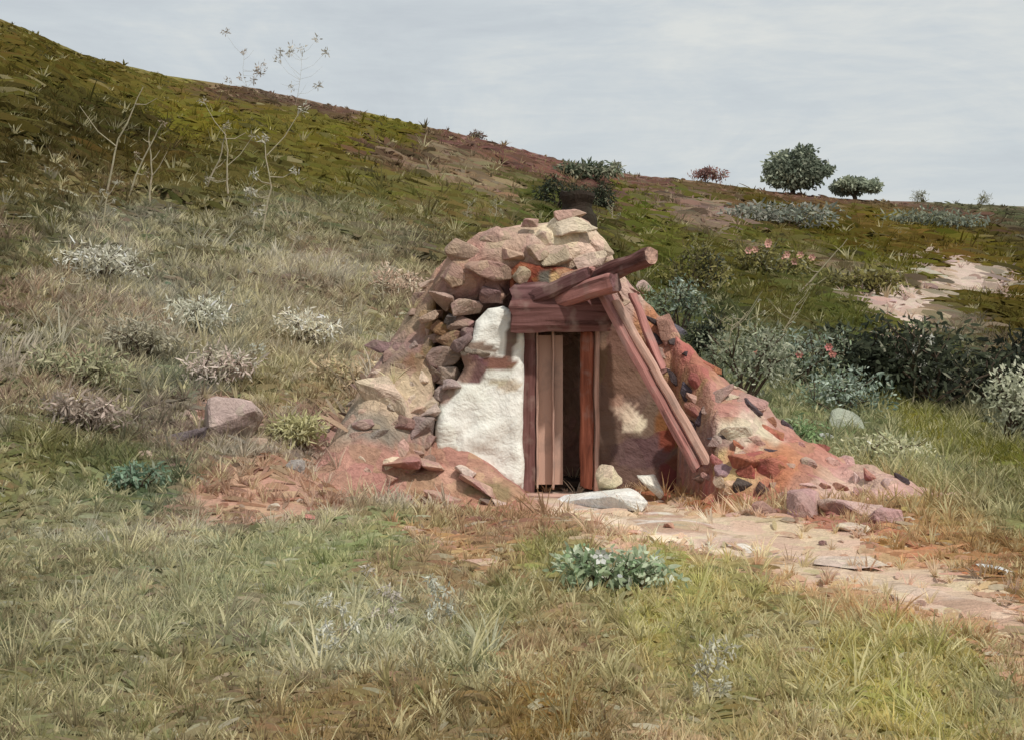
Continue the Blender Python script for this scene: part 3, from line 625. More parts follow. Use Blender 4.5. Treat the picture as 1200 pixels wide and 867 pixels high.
# loose stones: things of their own
ROCKS = [
 (264, 492, 96, 62, (180, 154, 140), 'big rose grey boulder bedded in the dry grass of the left slope'),
 (222, 508, 60, 20, (108, 92, 92), 'flat dark violet stone at the left foot of the rose grey boulder'),
 (300, 520, 34, 18, (180, 150, 122), 'small sandy stone just right of and below the rose grey boulder'),
 (170, 535, 36, 16, (176, 146, 124), 'small pinkish flat stone above the blue green tuft on the left slope'),
 (345, 548, 30, 20, (150, 140, 130), 'small angular grey stone with a dark left side beside the red earth patch'),
 (385, 505, 30, 16, (170, 152, 140), 'small pale stone between the rose boulder and the hut bank'),
 (430, 500, 40, 18, (166, 132, 118), 'long pinkish stone at the outer left end of the hut bank'),
 (528, 566, 90, 24, (178, 136, 112), 'long flat salmon slab leaning below the whitewashed wall'),
 (470, 548, 60, 20, (176, 120, 104), 'reddish flat slab left of the long salmon slab'),
 (485, 620, 40, 10, (188, 150, 118), 'thin sandy flagstone in the grass below the hut, the upper left of three'),
 (528, 636, 44, 10, (184, 146, 114), 'thin sandy flagstone in the grass below the hut, the middle of three'),
 (565, 660, 56, 12, (190, 152, 120), 'broad sandy flagstone in the grass below the hut, the lowest of three'),
 (690, 588, 150, 24, (236, 228, 216), 'white stone slab lying in front of the door'),
 (900, 596, 40, 22, (166, 118, 104), 'brown pink stone at the foot of the orange rubble'),
 (945, 590, 60, 42, (176, 132, 124), 'tall mauve pink boulder right of the orange rubble'),
 (1000, 592, 90, 40, (200, 160, 144), 'largest pale pink slab at the right end of the rubble'),
 (1040, 606, 50, 26, (190, 146, 132), 'wedge shaped pink stone at the far right tip of the rubble'),
 (1000, 618, 42, 12, (212, 186, 156), 'small cream stone below the largest pale pink slab'),
 (990, 492, 58, 30, (158, 164, 140), 'rounded grey green stone among the weeds right of the hut'),
 (965, 512, 28, 16, (196, 196, 186), 'small whitish stone left of the rounded grey green stone'),
 (1170, 668, 44, 10, (206, 208, 206), 'white flat stone by the path at the far right'),
 (995, 660, 90, 10, (206, 180, 156), 'long thin pale slab along the lower edge of the path'),
]
for i, (px, py, w, h, c, lab) in enumerate(ROCKS):
    p = surf_at(px, py + h * 0.35); s = p.y / FPX
    flat = h < w * 0.4
    o = link('rock', rock_mesh('rock', w * s, (w if flat else h) * s * (1.0 if flat else 1.2), h * s * (1.15 if not flat else 1.0), c, 340 + i, random.uniform(-.12, .2), 15), M_rock, None, loc=p + Vector((0, 0.05, h * s * 0.22)))
    tag(o, lab, 'rock', 'stones lying about the hut and slope')

# ------------------------------------------------------------------ vegetation builders
class Blades:
    def __init__(s): s.V = []; s.C = []; s.n = 0; s.K = 4
    def add(s, base, direc, length, width, bend, side, col, prof=(0.55, 1.0, 0.85, 0.12)):
        """vectorised strips. base (n,3), direc (n,3) unit, bend (n,3) displacement at the tip, side (n,3) unit"""
        n = len(base); K = s.K; t = np.linspace(0, 1, K)
        c = base[:, None, :] + direc[:, None, :] * (length[:, None, None] * t[None, :, None]) + bend[:, None, :] * (t[None, :, None] ** 2)
        wv = np.array(prof)[None, :, None] * width[:, None, None] * 0.5
        l = c - side[:, None, :] * wv; r = c + side[:, None, :] * wv
        V = np.stack([l, r], 2).reshape(n, K * 2, 3)
        s.V.append(V.reshape(-1, 3)); s.C.append(np.repeat(col, K * 2, 0)); s.n += n
    def build(s, name, mat, parent=None):
        V = np.concatenate(s.V); C = np.concatenate(s.C); K = s.K
        b = np.arange(s.n)[:, None, None] * K * 2
        q = np.array([[2 * i, 2 * i + 1, 2 * i + 3, 2 * i + 2] for i in range(K - 1)])[None]
        F = (b + q).reshape(-1, 4)
        return link(name, np_mesh(name, V, F, np.clip(C, 0.004, 0.85), True), mat, parent)
def unit(v): return v / np.maximum(np.linalg.norm(v, axis=1, keepdims=True), 1e-9)
def jitter_col(C, n, amt=0.16, hi=0.12, lo=0.10, pale=(176, 172, 156), dark=(66, 62, 46), hue=0.06):
    C = C * np.exp(rng.normal(0, amt * .7, (n, 1))) * np.exp(rng.normal(0, hue, (n, 3)))
    r = rng.random(n)[:, None]; k = rng.uniform(0.25, 0.8, (n, 1))
    C = np.where(r < hi, C * (1 - k) + lin(pale) * k, C)
    C = np.where(r > 1 - lo, C * (1 - k) + lin(dark) * k * 0.9, C)
    return C
YARD = [poly_xy([(365, 470), (410, 500), (420, 540), (520, 552), (620, 575), (700, 575), (800, 596), (900, 612), (1000, 628), (1080, 640), (1000, 650), (900, 640), (760, 624), (640, 606), (540, 606), (450, 586), (380, 545)]), [(-1.0, 11.9), (2.4, 11.6), (2.4, 14.6), (-1.0, 14.6)], poly_xy([(790, 596), (1000, 640), (1200, 690), (1200, 750), (1050, 706), (880, 658), (700, 612)]), poly_xy([(250, 560), (300, 545), (400, 548), (470, 580), (400, 594), (320, 604), (270, 596)]), PATCH[0][0], PATCH[1][0], PATCH[2][0]]
def bare(x, y):
    k = np.zeros(x.shape, bool)
    k |= on_path(x, y)
    for P in YARD: k |= inpoly(x + rng.normal(0, .16, x.shape), y + rng.normal(0, .2, x.shape), P) & (rng.random(x.shape) < (.97 if P is YARD[0] or P is PATCH[0][0] else .6))
    for P, c in PATCH[4:]: k |= inpoly(x + rng.normal(0, .16, x.shape), y + rng.normal(0, .26, x.shape), P) & (rng.random(x.shape) < .72)
    return k
def scatter(x, y, L, Wd_, kind, keep_out=True, colour=None, lift=0.01, **jk):
    if keep_out:
        m0 = np.where((y > 10.6) & (y < 17.7) & (x > -2.9) & (x < 5.6), mound(x, y) - hill(x, y), -1)
        left = (x < -0.9 + fbm(x * 2, y * 2, 8) * 1.2) | (y > 15.3); k = (m0 < 0.02) | (left & (rng.random(len(x)) < 0.22) & (m0 > .02)); k &= ~(bare(x, y) & (rng.random(len(x)) < (0.985 if kind == 'up' else 0.985)))
        x, y, L, Wd_ = x[k], y[k], L[k], Wd_[k]
    Rr_ = np.interp(np.clip(x / y, -.6, .6) * FPX + HX, [-300, 0, 600, 1200, 1500], [40, 42, 62, 80, 88]); k = y < Rr_ * 0.985; x, y, L, Wd_ = x[k], y[k], L[k], Wd_[k]
    q = 1 - 0.6 * ss(0.86, 0.97, y / Rr_[k]); L = L * q; Wd_ = Wd_ * q
    n = len(x); z = hill(x, y)
    if keep_out: z = np.where((y > 10.6) & (y < 17.7) & (x > -2.9) & (x < 5.6), np.maximum(mound(x, y), z), z)
    h0 = hill(x, y); dx = (hill(x + .1, y) - h0) / .1; dy = (hill(x, y + .1) - h0) / .1
    nrm = unit(np.stack([-dx, -dy, np.ones(n)], 1))
    a = rng.uniform(0, 2 * np.pi, n)
    C = (ground_col(x, y) if colour is None else np.tile(lin(colour), (n, 1)))
    C = C * np.exp((fbm(x * 2.1 / (y / 10), y * 1.4 / (y / 10), 88, 3) * 0.75)[:, None]); C = jitter_col(C, n, **jk) * ALG
    base = np.stack([x, y, z], 1)
    if kind == 'mat':      # dead leaves and grass lying about, each a small arch
        # direction wanders slowly over the ground so neighbours lie roughly parallel
        a = fbm(x * 1.3, y * 1.3, 77, 2) * 14 + rng.normal(0, 0.45, n)
        d = np.stack([np.cos(a), np.sin(a) * 0.9, np.zeros(n)], 1); d[:, 2] = dx * d[:, 0] + dy * d[:, 1]; d = unit(d)
        el = rng.uniform(0.03, 0.33, n); d = unit(d * np.cos(el)[:, None] + nrm * np.sin(el)[:, None])
        side = unit(np.cross(d, np.array([0.0, -0.75, 0.66]) + rng.normal(0, 0.35, (n, 3))))
        bend = -nrm * (L * np.sin(el) * rng.uniform(0.5, 1.0, n))[:, None]
        return base + nrm * lift, d, L, Wd_, bend, side, C, (0.5, 1.0, 1.0, 0.45)
    lean = rng.normal(0, 0.28, (n, 3)); lean[:, 2] = 1; d = unit(lean)
    side = unit(np.stack([np.cos(a * .3), np.sin(a) * 0.5, np.zeros(n)], 1))
    bend = np.stack([rng.normal(0, 0.28, n), rng.normal(0, 0.2, n), -rng.uniform(0, .25, n)], 1) * L[:, None]
    return base - nrm * 0.01, d, L, Wd_, bend, side, C
def fan(n, y0, y1, power=1.0, umax=0.60):
    """random points of the visible hillside, evenly by bearing"""
    t = rng.random(n); y = (y0 ** (1 - power) + t * (y1 ** (1 - power) - y0 ** (1 - power))) ** (1 / (1 - power)) if power != 1 else y0 * (y1 / y0) ** t
    return rng.uniform(-umax, umax, n) * y, y
def tufts(B, x, y, m, L, w, spread=0.5, hi=0.28, amt=0.12, tint=None, mix=0.0, pale=(196, 186, 152), over=True):
    """grass tussocks: m blades fanning out of every point"""
    Rr_ = np.interp(np.clip(x / y, -.6, .6) * FPX + HX, [-300, 0, 600, 1200, 1500], [40, 42, 62, 80, 88]); k = y < Rr_ * (.96 + .04 * rng.random(len(x))); x, y, L, w = x[k], y[k], L[k] * (1 - .5 * ss(.8, .96, y[k] / Rr_[k])), w[k]
    inb = (y > 10.6) & (y < 17.7) & (x > -2.9) & (x < 5.6); mo = np.where(inb, mound(x, y) - hill(x, y), -1)
    left = (x < -0.95 + fbm(x * 2, y * 2, 8) * 1.0) | (y > 15.4)
    k = ((mo < 0.02) | (left & (rng.random(len(x)) < .35))) & ~(bare(x, y) & (rng.random(len(x)) < .97))
    x, y, L, w = x[k], y[k], L[k], w[k]; n = len(x)
    C = ground_col(x, y) * np.exp(fbm(x * 20 / y, y * 12 / y, 88, 3)[:, None] * .8) * np.exp(rng.normal(0, amt, (n, 1))) * np.exp(rng.normal(0, .04, (n, 3)))
    red = ss(1.35, 2.1, C[:, 0:1] / C[:, 1:2]) * 0.7; C = C * (1 - red) + lin((152, 138, 104)) * red
    pk = (ss(.0, .22, fbm(x * .7, y * .5, 57, 3)) * ((y > 10) & (y < 26) & (x < 0)))[:, None] * .5; C = C * (1 - pk) + lin((172, 142, 132)) * pk
    wk = (ss(.03, .2, fbm(x * .9, y * .7, 97, 3)) * ((y > 9.5) & (y < 24) & (x < -.5)))[:, None] * .6; C = C * (1 - wk) + lin((184, 178, 168)) * wk
    if tint is not None: C = C * (1 - mix) + lin(tint) * mix
    h = rng.random((n, 1)) < hi; kk = rng.uniform(.3, .75, (n, 1)); C = np.where(h, C * (1 - kk) + lin(pale) * kk, C)
    L = L * .74 * np.exp(rng.normal(0, .25, n)) * np.where(rng.random(n) < .04, 1.7, 1); i = np.repeat(np.arange(n), m); N_ = len(i)
    z = hill(x, y); z = np.where((y > 10.6) & (y < 17.7) & (x > -2.9) & (x < 5.6), np.maximum(mound(x, y), z), z)
    a = rng.uniform(0, 2 * np.pi, N_); r = rng.uniform(0, 1, N_)
    d = np.stack([np.cos(a) * r * spread, np.sin(a) * r * spread, np.ones(N_)], 1); ln = rng.normal(0, .18, (n, 2)); d[:, :2] += ln[i]; d = unit(d)
    Lb = L[i] * rng.uniform(.5, 1.15, N_)
    base = np.stack([x[i] + np.cos(a) * L[i] * .12 * r, y[i] + np.sin(a) * L[i] * .12 * r, z[i] - .012], 1)
    bend = np.stack([np.cos(a), np.sin(a), -0.35 * np.ones(N_)], 1) * (Lb * rng.uniform(.05, .55, N_))[:, None]
    t = rng.uniform(-.8, .8, N_); side = np.stack([np.cos(t), np.sin(t), np.zeros(N_)], 1)
    B.add(base, d, Lb, w[i] * rng.uniform(.6, 1.3, N_), bend, side, C[i] * np.exp(rng.normal(0, .06, (N_, 1))) * ALG * 1.06, (0.7, 1.0, 0.7, 0.12))
# near meadow
B = Blades()
x, y = fan(30000, 4.0, 13.0, 1.0); n = len(x)
B.add(*scatter(x, y, rng.uniform(0.07, 0.24, n) * (0.45 + y / 16), rng.uniform(0.015, 0.045, n) * (0.4 + y / 14), 'mat', amt=0.08, hi=0.06, lo=0.03))
x, y = fan(14500, 4.0, 13.5, 1.0); n = len(x)
tufts(B, x, y, 11, rng.uniform(.07, .17, n) * (.62 + y / 24), rng.uniform(.005, .010, n) * (.5 + y / 11))
tag(B.build('meadow_grass', M_grass), 'dry pale grass of the meadow in front of the hut', 'grass', None, 'stuff')
# slopes
B = Blades()
x, y = fan(33000, 11.5, 30, 1.6); n = len(x)
B.add(*scatter(x, y, rng.uniform(0.12, 0.36, n) * (0.55 + y / 28), rng.uniform(0.03, 0.08, n) * (0.45 + y / 26), 'mat', amt=0.10, hi=0.06, lo=0.05))
x, y = fan(16000, 11.5, 32, 1.5); n = len(x)
tufts(B, x, y, 10, rng.uniform(.13, .32, n) * (.6 + y / 40), rng.uniform(.010, .020, n) * (.5 + y / 28), spread=.7, hi=.2)
tag(B.build('slope_grass', M_grass), 'rough taupe grass and dead leaves on the middle slope', 'grass', None, 'stuff')
B = Blades()
x, y = fan(53000, 26, 84, 1.1); n = len(x)
B.add(*scatter(x, y, rng.uniform(0.4, 1.3, n) * (0.4 + y / 60), rng.uniform(0.10, 0.26, n) * (0.4 + y / 60), 'mat', amt=0.07, hi=0.02, lo=0.04, pale=(140, 130, 100)))
x, y = fan(11500, 27, 80, 1.1); n = len(x); k = y < 78; x, y = x[k], y[k]; n = len(x)
tufts(B, x, y, 7, rng.uniform(.25, .5, n) * (.5 + y / 80), rng.uniform(.03, .06, n) * (.4 + y / 60), spread=.8, hi=.05, amt=.1)
tag(B.build('heath_grass', M_grass), 'olive brown heath grass covering the upper hill to its ridge', 'grass', None, 'stuff')

def region(pts, n):
    P = poly_xy(pts); a = np.array(P); x = rng.uniform(a[:, 0].min(), a[:, 0].max(), n * 4); y = rng.uniform(a[:, 1].min(), a[:, 1].max(), n * 4)
    k = inpoly(x, y, P); return x[k][:n], y[k][:n]
B = Blades()
for pts, n_, L_, W_, c, mix, hi in [
    ([(60, 250), (440, 240), (480, 330), (440, 400), (400, 470), (40, 470)], 1600, .32, .016, (168, 160, 144), .6, .6),
    ([(40, 320), (400, 300), (440, 420), (420, 540), (40, 480)], 1300, .28, .018, (170, 158, 144), .65, .5),
    ([(330, 250), (520, 240), (520, 330), (420, 420), (340, 400)], 700, .26, .014, (164, 144, 122), .5, .4),
    ([(800, 400), (1000, 400), (1120, 560), (1000, 570), (900, 520)], 1100, .36, .017, (126, 130, 104), .6, .35),
    ([(980, 470), (1190, 470), (1190, 610), (1080, 610)], 900, .32, .016, (146, 144, 112), .5, .35),
    ([(740, 270), (1180, 290), (1180, 380), (820, 400)], 900, .42, .026, None, 0, .25),
    ([(40, 560), (260, 600), (300, 760), (40, 800)], 500, .16, .012, (160, 156, 134), .5, .4),
    ([(330, 700), (560, 700), (580, 800), (300, 800)], 420, .15, .012, (172, 172, 156), .5, .6),
    ([(560, 700), (1190, 750), (1190, 860), (500, 860)], 900, .15, .010, (166, 160, 122), .4, .5)]:
    x, y = region(pts, n_); k = fbm(x * .9, y * .9, 19) > rng.normal(-.05, .12, len(x)); x, y = x[k], y[k]; n = len(x)
    tufts(B, x, y, 13, rng.uniform(.5, 1.2, n) * L_, rng.uniform(.7, 1.3, n) * W_, spread=.9, hi=hi, tint=c, mix=mix)
tag(B.build('dry_weeds', M_grass), 'ashen and cream dry weeds thick on the left slope and right of the hut', 'weeds', None, 'stuff')

def tube(bm, pts, r0, r1, seg=6):
    rings = []; n = len(pts)
    for i, p in enumerate(pts):
        d = (pts[min(i + 1, n - 1)] - pts[max(i - 1, 0)]).normalized(); q = d.to_track_quat('Z', 'Y').to_matrix(); r = r0 + (r1 - r0) * i / (n - 1)
        rings.append([bm.verts.new(p + q @ Vector((math.cos(2 * math.pi * j / seg) * r, math.sin(2 * math.pi * j / seg) * r, 0))) for j in range(seg)])
    for i in range(n - 1):
        for j in range(seg): bm.faces.new((rings[i][j], rings[i][(j + 1) % seg], rings[i + 1][(j + 1) % seg], rings[i + 1][j]))
    bm.faces.new(rings[-1]); bm.faces.new(rings[0][::-1])
def crown(centers, radii, n, leaf, cols, aspect=2.2, seed=1, droop=0.2, bright=1.9, pale=0.05):
    """leaves through uneven clumps, most of them near each clump's surface"""
    r = np.random.default_rng(seed); centers = np.array(centers, float); radii = np.array(radii, float)
    if radii.ndim == 1: radii = np.stack([radii] * 3, 1)
    wts = radii.prod(1) ** (2 / 3); k = r.choice(len(centers), n, p=wts / wts.sum())
    d = unit(r.normal(0, 1, (n, 3))); rad = r.uniform(0.05, 1.5, n) ** 0.6 * (1 + 0.25 * np.sin(d[:, 0] * 7 + k) * np.cos(d[:, 2] * 6 + k * 2))
    base = centers[k] + d * rad[:, None] * radii[k]
    dirn = unit(d * 0.7 + r.normal(0, 0.7, (n, 3)) + np.array([0, 0, -droop]))
    side = unit(np.cross(dirn, r.normal(0, 1, (n, 3)) * 0.7 + np.array([0, -0.7, 0.5])))
    cc = dull(lin(cols), 0.8)[(r.integers(0, len(cols), len(centers))[k] + (r.random(n) < 0.3) * r.integers(0, len(cols), n)) % len(cols)]
    C = cc * np.exp(r.normal(0, 0.18, (n, 1))) * bright; pk = r.random((n, 1)) < pale; C = np.where(pk, C * .4 + lin((186, 184, 160)) * .5, C)
    L = r.uniform(0.6, 1.4, n) * leaf
    B = Blades(); B.add(base, dirn, L, L / aspect, r.normal(0, 0.15, (n, 3)) * L[:, None], side, C * ALB)
    return B
def shrub(name, label, cat, px, py, w, h, cols, n, leaf, group=None, clumps=7, seed=1, flowers=None, bare=False, aspect=2.2, base=None, yy=None):
    """px, py: foot of the plant; w, h: its size in metres"""
    r = random.Random(seed); p = base or at(px, py)
    t = thing(name, label, cat, p, group)
    cs, rs = [], []
    for i in range(clumps):
        a = r.uniform(-1, 1); f = r.random()
        cs.append((p.x + a * w * 0.36, p.y + r.uniform(-.3, .3) * w * 0.5, p.z + h * (0.25 + 0.5 * f * (1 - a * a * 0.6)))); q = r.uniform(0.6, 1.0)
        rs.append((w * 0.25 * q, w * 0.22 * q, h * 0.30 * q))
    bm = bmesh.new()
    for i, c in enumerate(cs):
        e_ = Vector(c); s_ = p + Vector((r.uniform(-.05, .05) * w, 0, -0.05)); mid = (s_ + e_) / 2 + Vector((r.uniform(-.08, .08) * w, 0, 0.06 * h))
        tube(bm, [s_, mid, e_], 0.022 * h + .004, 0.006 * h + .002, 5)
        for k in range(3):
            e2 = e_ + Vector((r.uniform(-1, 1) * rs[i][0], r.uniform(-1, 1) * rs[i][1], r.uniform(0.2, 1.2) * rs[i][2])); tube(bm, [mid.lerp(e_, .6), mid.lerp(e2, .8), e2], 0.008 * h + .002, 0.003 * h + .001, 4)
    me = bpy.data.meshes.new('stem'); bm.to_mesh(me); bm.free(); link('stem', me, M_bark, t)
    crown(cs, rs, int(n * 0.62), leaf, cols, aspect + .6, seed, bright=2.2 if max(cols[0]) > 60 else 1.3, pale=0.10 if max(cols[0]) > 60 else .03).build('foliage', M_leaf, t)
    if flowers:
        fc, fn, fs = flowers
        for i in range(fn):
            c = r.choice(cs); k = cs.index(c); d = Vector((r.uniform(-1, 1), -0.8, r.uniform(-.2, 1))).normalized()
            q = Vector(c) + Vector((d.x * rs[k][0], d.y * rs[k][1], d.z * rs[k][2])) * 1.1
            b2_ = bmesh.new()
            for j in range(6):
                an = j / 6 * 2 * math.pi; u_ = Vector((math.cos(an), 0, math.sin(an))); v_ = Vector((-math.sin(an), 0, math.cos(an)))
                vs = [q + u_ * fs * 0.12, q + u_ * fs * 0.5 + v_ * fs * 0.26 - Vector((0, fs * .2, 0)), q + u_ * fs * 0.75 - Vector((0, fs * .3, 0)), q + u_ * fs * 0.5 - v_ * fs * 0.26 - Vector((0, fs * .2, 0))]
                b2_.faces.new([b2_.verts.new(v) for v in vs])
            bmesh.ops.create_icosphere(b2_, subdivisions=1, radius=fs * 0.2, matrix=Matrix.Translation(q - Vector((0, fs * .1, 0))))
            me = bpy.data.meshes.new('blossom'); b2_.to_mesh(me); b2_.free(); link('blossom', me, flower_mat(fc), t)
    return t
_fm = {}
def flower_mat(c):
    if c not in _fm: _fm[c] = surface('petal_%d' % len(_fm), c, 0.6, 0.12, 20, 0.3, 0.005)
    return _fm[c]
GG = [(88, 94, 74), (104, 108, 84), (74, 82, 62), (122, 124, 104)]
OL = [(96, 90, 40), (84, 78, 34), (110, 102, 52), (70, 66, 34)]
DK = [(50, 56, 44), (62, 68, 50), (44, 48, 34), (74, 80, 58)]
BG = [(104, 116, 102), (84, 100, 86), (130, 140, 128), (92, 104, 78)]
# trees on the ridge
def ridge_at(px, dy=0.0):
    u = (px - HX) / FPX; y = np.arange(35, 88, 0.2); z = hill(u * y, y); i = int(np.argmax((z - EYE) / y)); y_ = y[i] + dy
    return Vector((u * y_, y_, float(hill(u * y_, y_)))), y_
def tree(label, px, clumps, n, leaf, cols, seed):
    p, y = ridge_at(px, -0.6); s = y / FPX
    t = thing('tree', label, 'tree', p)
    cs = [(W(a, b, y + random.uniform(-1, 1)).x, y + random.uniform(-.9, .9), W(a, b, y).z) for a, b, _, _ in clumps]; rs = [(ra * s, max(ra, rb) * s, rb * s) for _, _, ra, rb in clumps]
    bm = bmesh.new(); top = Vector(cs[0]); fork = p.lerp(top, 0.45)
    tube(bm, [p - Vector((0, 0, .2)), p.lerp(fork, .5) + Vector((.06, 0, 0)), fork], 0.16, 0.10, 8)
    for c in cs: tube(bm, [fork, fork.lerp(Vector(c), .55) + Vector((0, 0, .1)), Vector(c)], 0.07, 0.02, 5)
    me = bpy.data.meshes.new('trunk'); bm.to_mesh(me); bm.free(); link('trunk', me, M_bark, t)
    crown(cs, rs, n, leaf, cols, 1.9, seed, bright=2.7, pale=.02).build('crown', M_leaf, t)
TG = [(84, 90, 76), (96, 102, 84), (70, 76, 62), (108, 112, 92), (62, 70, 56)]
tree('tall round grey green tree alone on the ridge', 928, [(932, 196, 22, 15), (920, 186, 12, 8), (945, 190, 14, 9), (960, 200, 12, 8), (938, 180, 10, 5), (925, 210, 20, 10), (908, 208, 11, 9), (903, 198, 5, 9), (946, 211, 14, 9), (968, 198, 6, 4), (935, 205, 26, 12)], 7500, 0.20, TG, 5)
tree('low flat grey green tree right of the tall one on the ridge', 1002, [(1000, 219, 16, 7), (988, 216, 9, 6), (1012, 220, 10, 6), (1004, 213, 14, 4), (983, 221, 6, 5)], 3200, 0.18, TG, 6)
# shrubs: (kind of name, label, ...)
def on_ridge(px, d): return ridge_at(px, d)[0]
shrub('bush', 'small reddish brown bush on the ridge left of the tall tree', 'bush', 0, 0, 1.9, 0.95, [(112, 78, 72), (98, 70, 64)], 1100, 0.16, None, 5, 11, base=on_ridge(828, -0.8))
shrub('bush', 'dark green ragged bush on the skyline behind the chimney', 'bush', 0, 0, 2.6, 1.1, [(62, 70, 52), (78, 88, 66), (96, 96, 76)], 2600, 0.2, None, 8, 12, base=on_ridge(692, -9))
shrub('bush', 'tiny dark bush on the skyline at the upper left of the mauve ridge', 'bush', 0, 0, 1.0, 0.5, [(84, 62, 54), (74, 66, 50)], 400, 0.12, None, 4, 13, base=on_ridge(562, -0.6))
for i, (px, c) in enumerate(((1085, 'twiggy olive weed on the ridge, the left one of two near the right edge'), (1145, 'twiggy olive weed on the ridge, the right one of two near the right edge'))):
    shrub('weed', c, 'weed', 0, 0, 1.6, 0.9, [(108, 108, 84), (92, 90, 62)], 350, 0.16, 'weeds on the ridge', 5, 14 + i, base=on_ridge(px, -0.8), aspect=5)
SH = [
 ('bush', 'dark green bush crouching on the slope close behind the chimney', 652, 250, 1.5, 1.3, DK + [(84, 96, 78)], 2600, .10),
 ('bush', 'black green bush right behind the chimney top', 700, 250, 1.4, 1.2, DK, 2200, .10),
 ('bush', 'olive bush with a shaded hollow, right of the projecting roof beam', 815, 345, 1.7, 1.3, OL + DK[:1], 2200, .10),
 ('bush', 'blue green weedy bush at the right shoulder of the hut bank', 795, 392, 1.2, 1.25, BG + GG, 2000, .08),
 ('bush', 'very dark bush squeezed between the hut bank and the pale dead branches', 832, 425, 0.9, 0.9, DK, 1600, .08),
 ('bush', 'grey green bush below the pale dead branches', 870, 470, 1.8, 1.35, GG, 2600, .08),
 ('bush', 'grey green bush carrying a few red blossoms right of the dead branches', 930, 455, 1.9, 1.3, GG + BG, 2600, .08),
 ('bush', 'blue grey leafy weed clump above the rounded stone', 985, 485, 1.5, 0.9, BG, 1800, .08),
 ('bush', 'bright green leafy weed at the lower right foot of the hut bank', 925, 522, 0.8, 0.45, [(96, 118, 72), (116, 130, 92), (84, 106, 70)], 1200, .06),
 ('bush', 'pale yellow green weed clump right of the rounded stone', 1040, 548, 1.2, 0.5, [(142, 140, 100), (128, 130, 96), (156, 152, 120)], 1500, .06),
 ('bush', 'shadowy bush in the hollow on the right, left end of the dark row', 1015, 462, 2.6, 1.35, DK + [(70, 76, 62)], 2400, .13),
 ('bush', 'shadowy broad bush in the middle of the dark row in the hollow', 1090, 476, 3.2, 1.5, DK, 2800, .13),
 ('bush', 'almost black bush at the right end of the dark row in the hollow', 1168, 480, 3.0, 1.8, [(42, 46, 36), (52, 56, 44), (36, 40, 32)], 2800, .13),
 ('bush', 'pale grey green bush at the right edge in front of the dark row', 1180, 520, 1.6, 1.2, [(132, 132, 110), (116, 118, 94), (146, 146, 124)], 2200, .09),
 ('bush', 'pink flowering olive bush high on the slope right of the hut', 905, 325, 2.2, 1.1, OL + GG[:1], 1800, .13),
 ('bush', 'blue grey low scrub below the tall ridge tree', 920, 268, 5.0, 1.1, [(96, 100, 88), (84, 90, 78), (112, 110, 100)], 1800, .22),
 ('bush', 'blue grey low scrub near the right end of the ridge', 1090, 268, 4.8, 0.9, [(96, 102, 88), (88, 92, 74)], 1500, .22),
 ('bush', 'brown olive bush in the middle of the right slope', 1010, 345, 2.2, 0.9, OL, 1500, .15),
]
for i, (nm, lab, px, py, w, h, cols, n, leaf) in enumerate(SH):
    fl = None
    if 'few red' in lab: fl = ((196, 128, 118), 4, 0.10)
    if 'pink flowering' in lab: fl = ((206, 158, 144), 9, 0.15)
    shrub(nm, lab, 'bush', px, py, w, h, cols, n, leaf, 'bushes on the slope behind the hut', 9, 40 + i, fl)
LS = [
 ('ashen rose scrub clump low on the slope above the rose grey boulder', 250, 448, 1.0, .5, [(150, 132, 122), (138, 130, 112), (160, 146, 136)]),
 ('cream dry scrub clump halfway between the boulder and the clay roof', 352, 405, 1.1, .5, [(160, 150, 126), (146, 138, 112), (172, 164, 146)]),
 ('whitish scrub clump beside the cluster of ashen seed heads', 222, 392, 1.1, .55, [(166, 164, 148), (150, 148, 130), (138, 136, 116)]),
 ('dull green scrub clump at the left edge of the middle slope', 85, 452, 1.1, .5, [(112, 112, 78), (122, 118, 90), (100, 102, 72)]),
 ('mauve brown scrub clump at the left edge below the green one', 100, 505, .9, .4, [(130, 114, 104), (118, 104, 92), (142, 130, 118)]),
 ('pale grey scrub clump high on the left slope under the dead stalks', 120, 330, 1.5, .6, [(150, 146, 130), (136, 132, 114), (160, 156, 142)]),
 ('pinkish dry scrub clump touching the left foot of the clay roof', 462, 345, 1.0, .5, [(156, 130, 112), (146, 126, 104), (166, 146, 126)]),
 ('tan scrub clump against the left end of the hut bank', 405, 455, .9, .45, [(158, 138, 108), (146, 128, 98), (132, 124, 88)]),
 ('yellow green scrub clump right above the bare earth patch', 345, 520, .8, .35, [(134, 130, 84), (144, 138, 98), (122, 118, 76)]),
 ('dark taupe scrub clump left of the whitish one', 160, 420, 1.2, .5, [(108, 102, 82), (118, 112, 92), (128, 122, 104)])]
for i, (lab, px, py, w, h, cols) in enumerate(LS):
    shrub('scrub', lab, 'scrub', px, py, w, h, cols, 1500, .075, 'scrub clumps on the left slope', 9, 90 + i, aspect=3.4)
# foreground leafy plant with broad leaves
shrub('leafy_plant', 'broad leaved green plant with one whitish flower on the meadow below the door', 'plant', 718, 690, 0.66, 0.30, [(112, 124, 92), (134, 142, 116), (92, 110, 76), (158, 160, 142), (100, 116, 90)], 1700, .05, None, 11, 70, ((206, 206, 200), 1, 0.07), aspect=1.7)
shrub('leafy_plant', 'dark blue green tuft under the rose grey boulder', 'plant', 165, 575, 0.55, 0.28, [(84, 104, 84), (96, 112, 92), (70, 92, 70)], 700, .06, None, 8, 71, aspect=2.4)

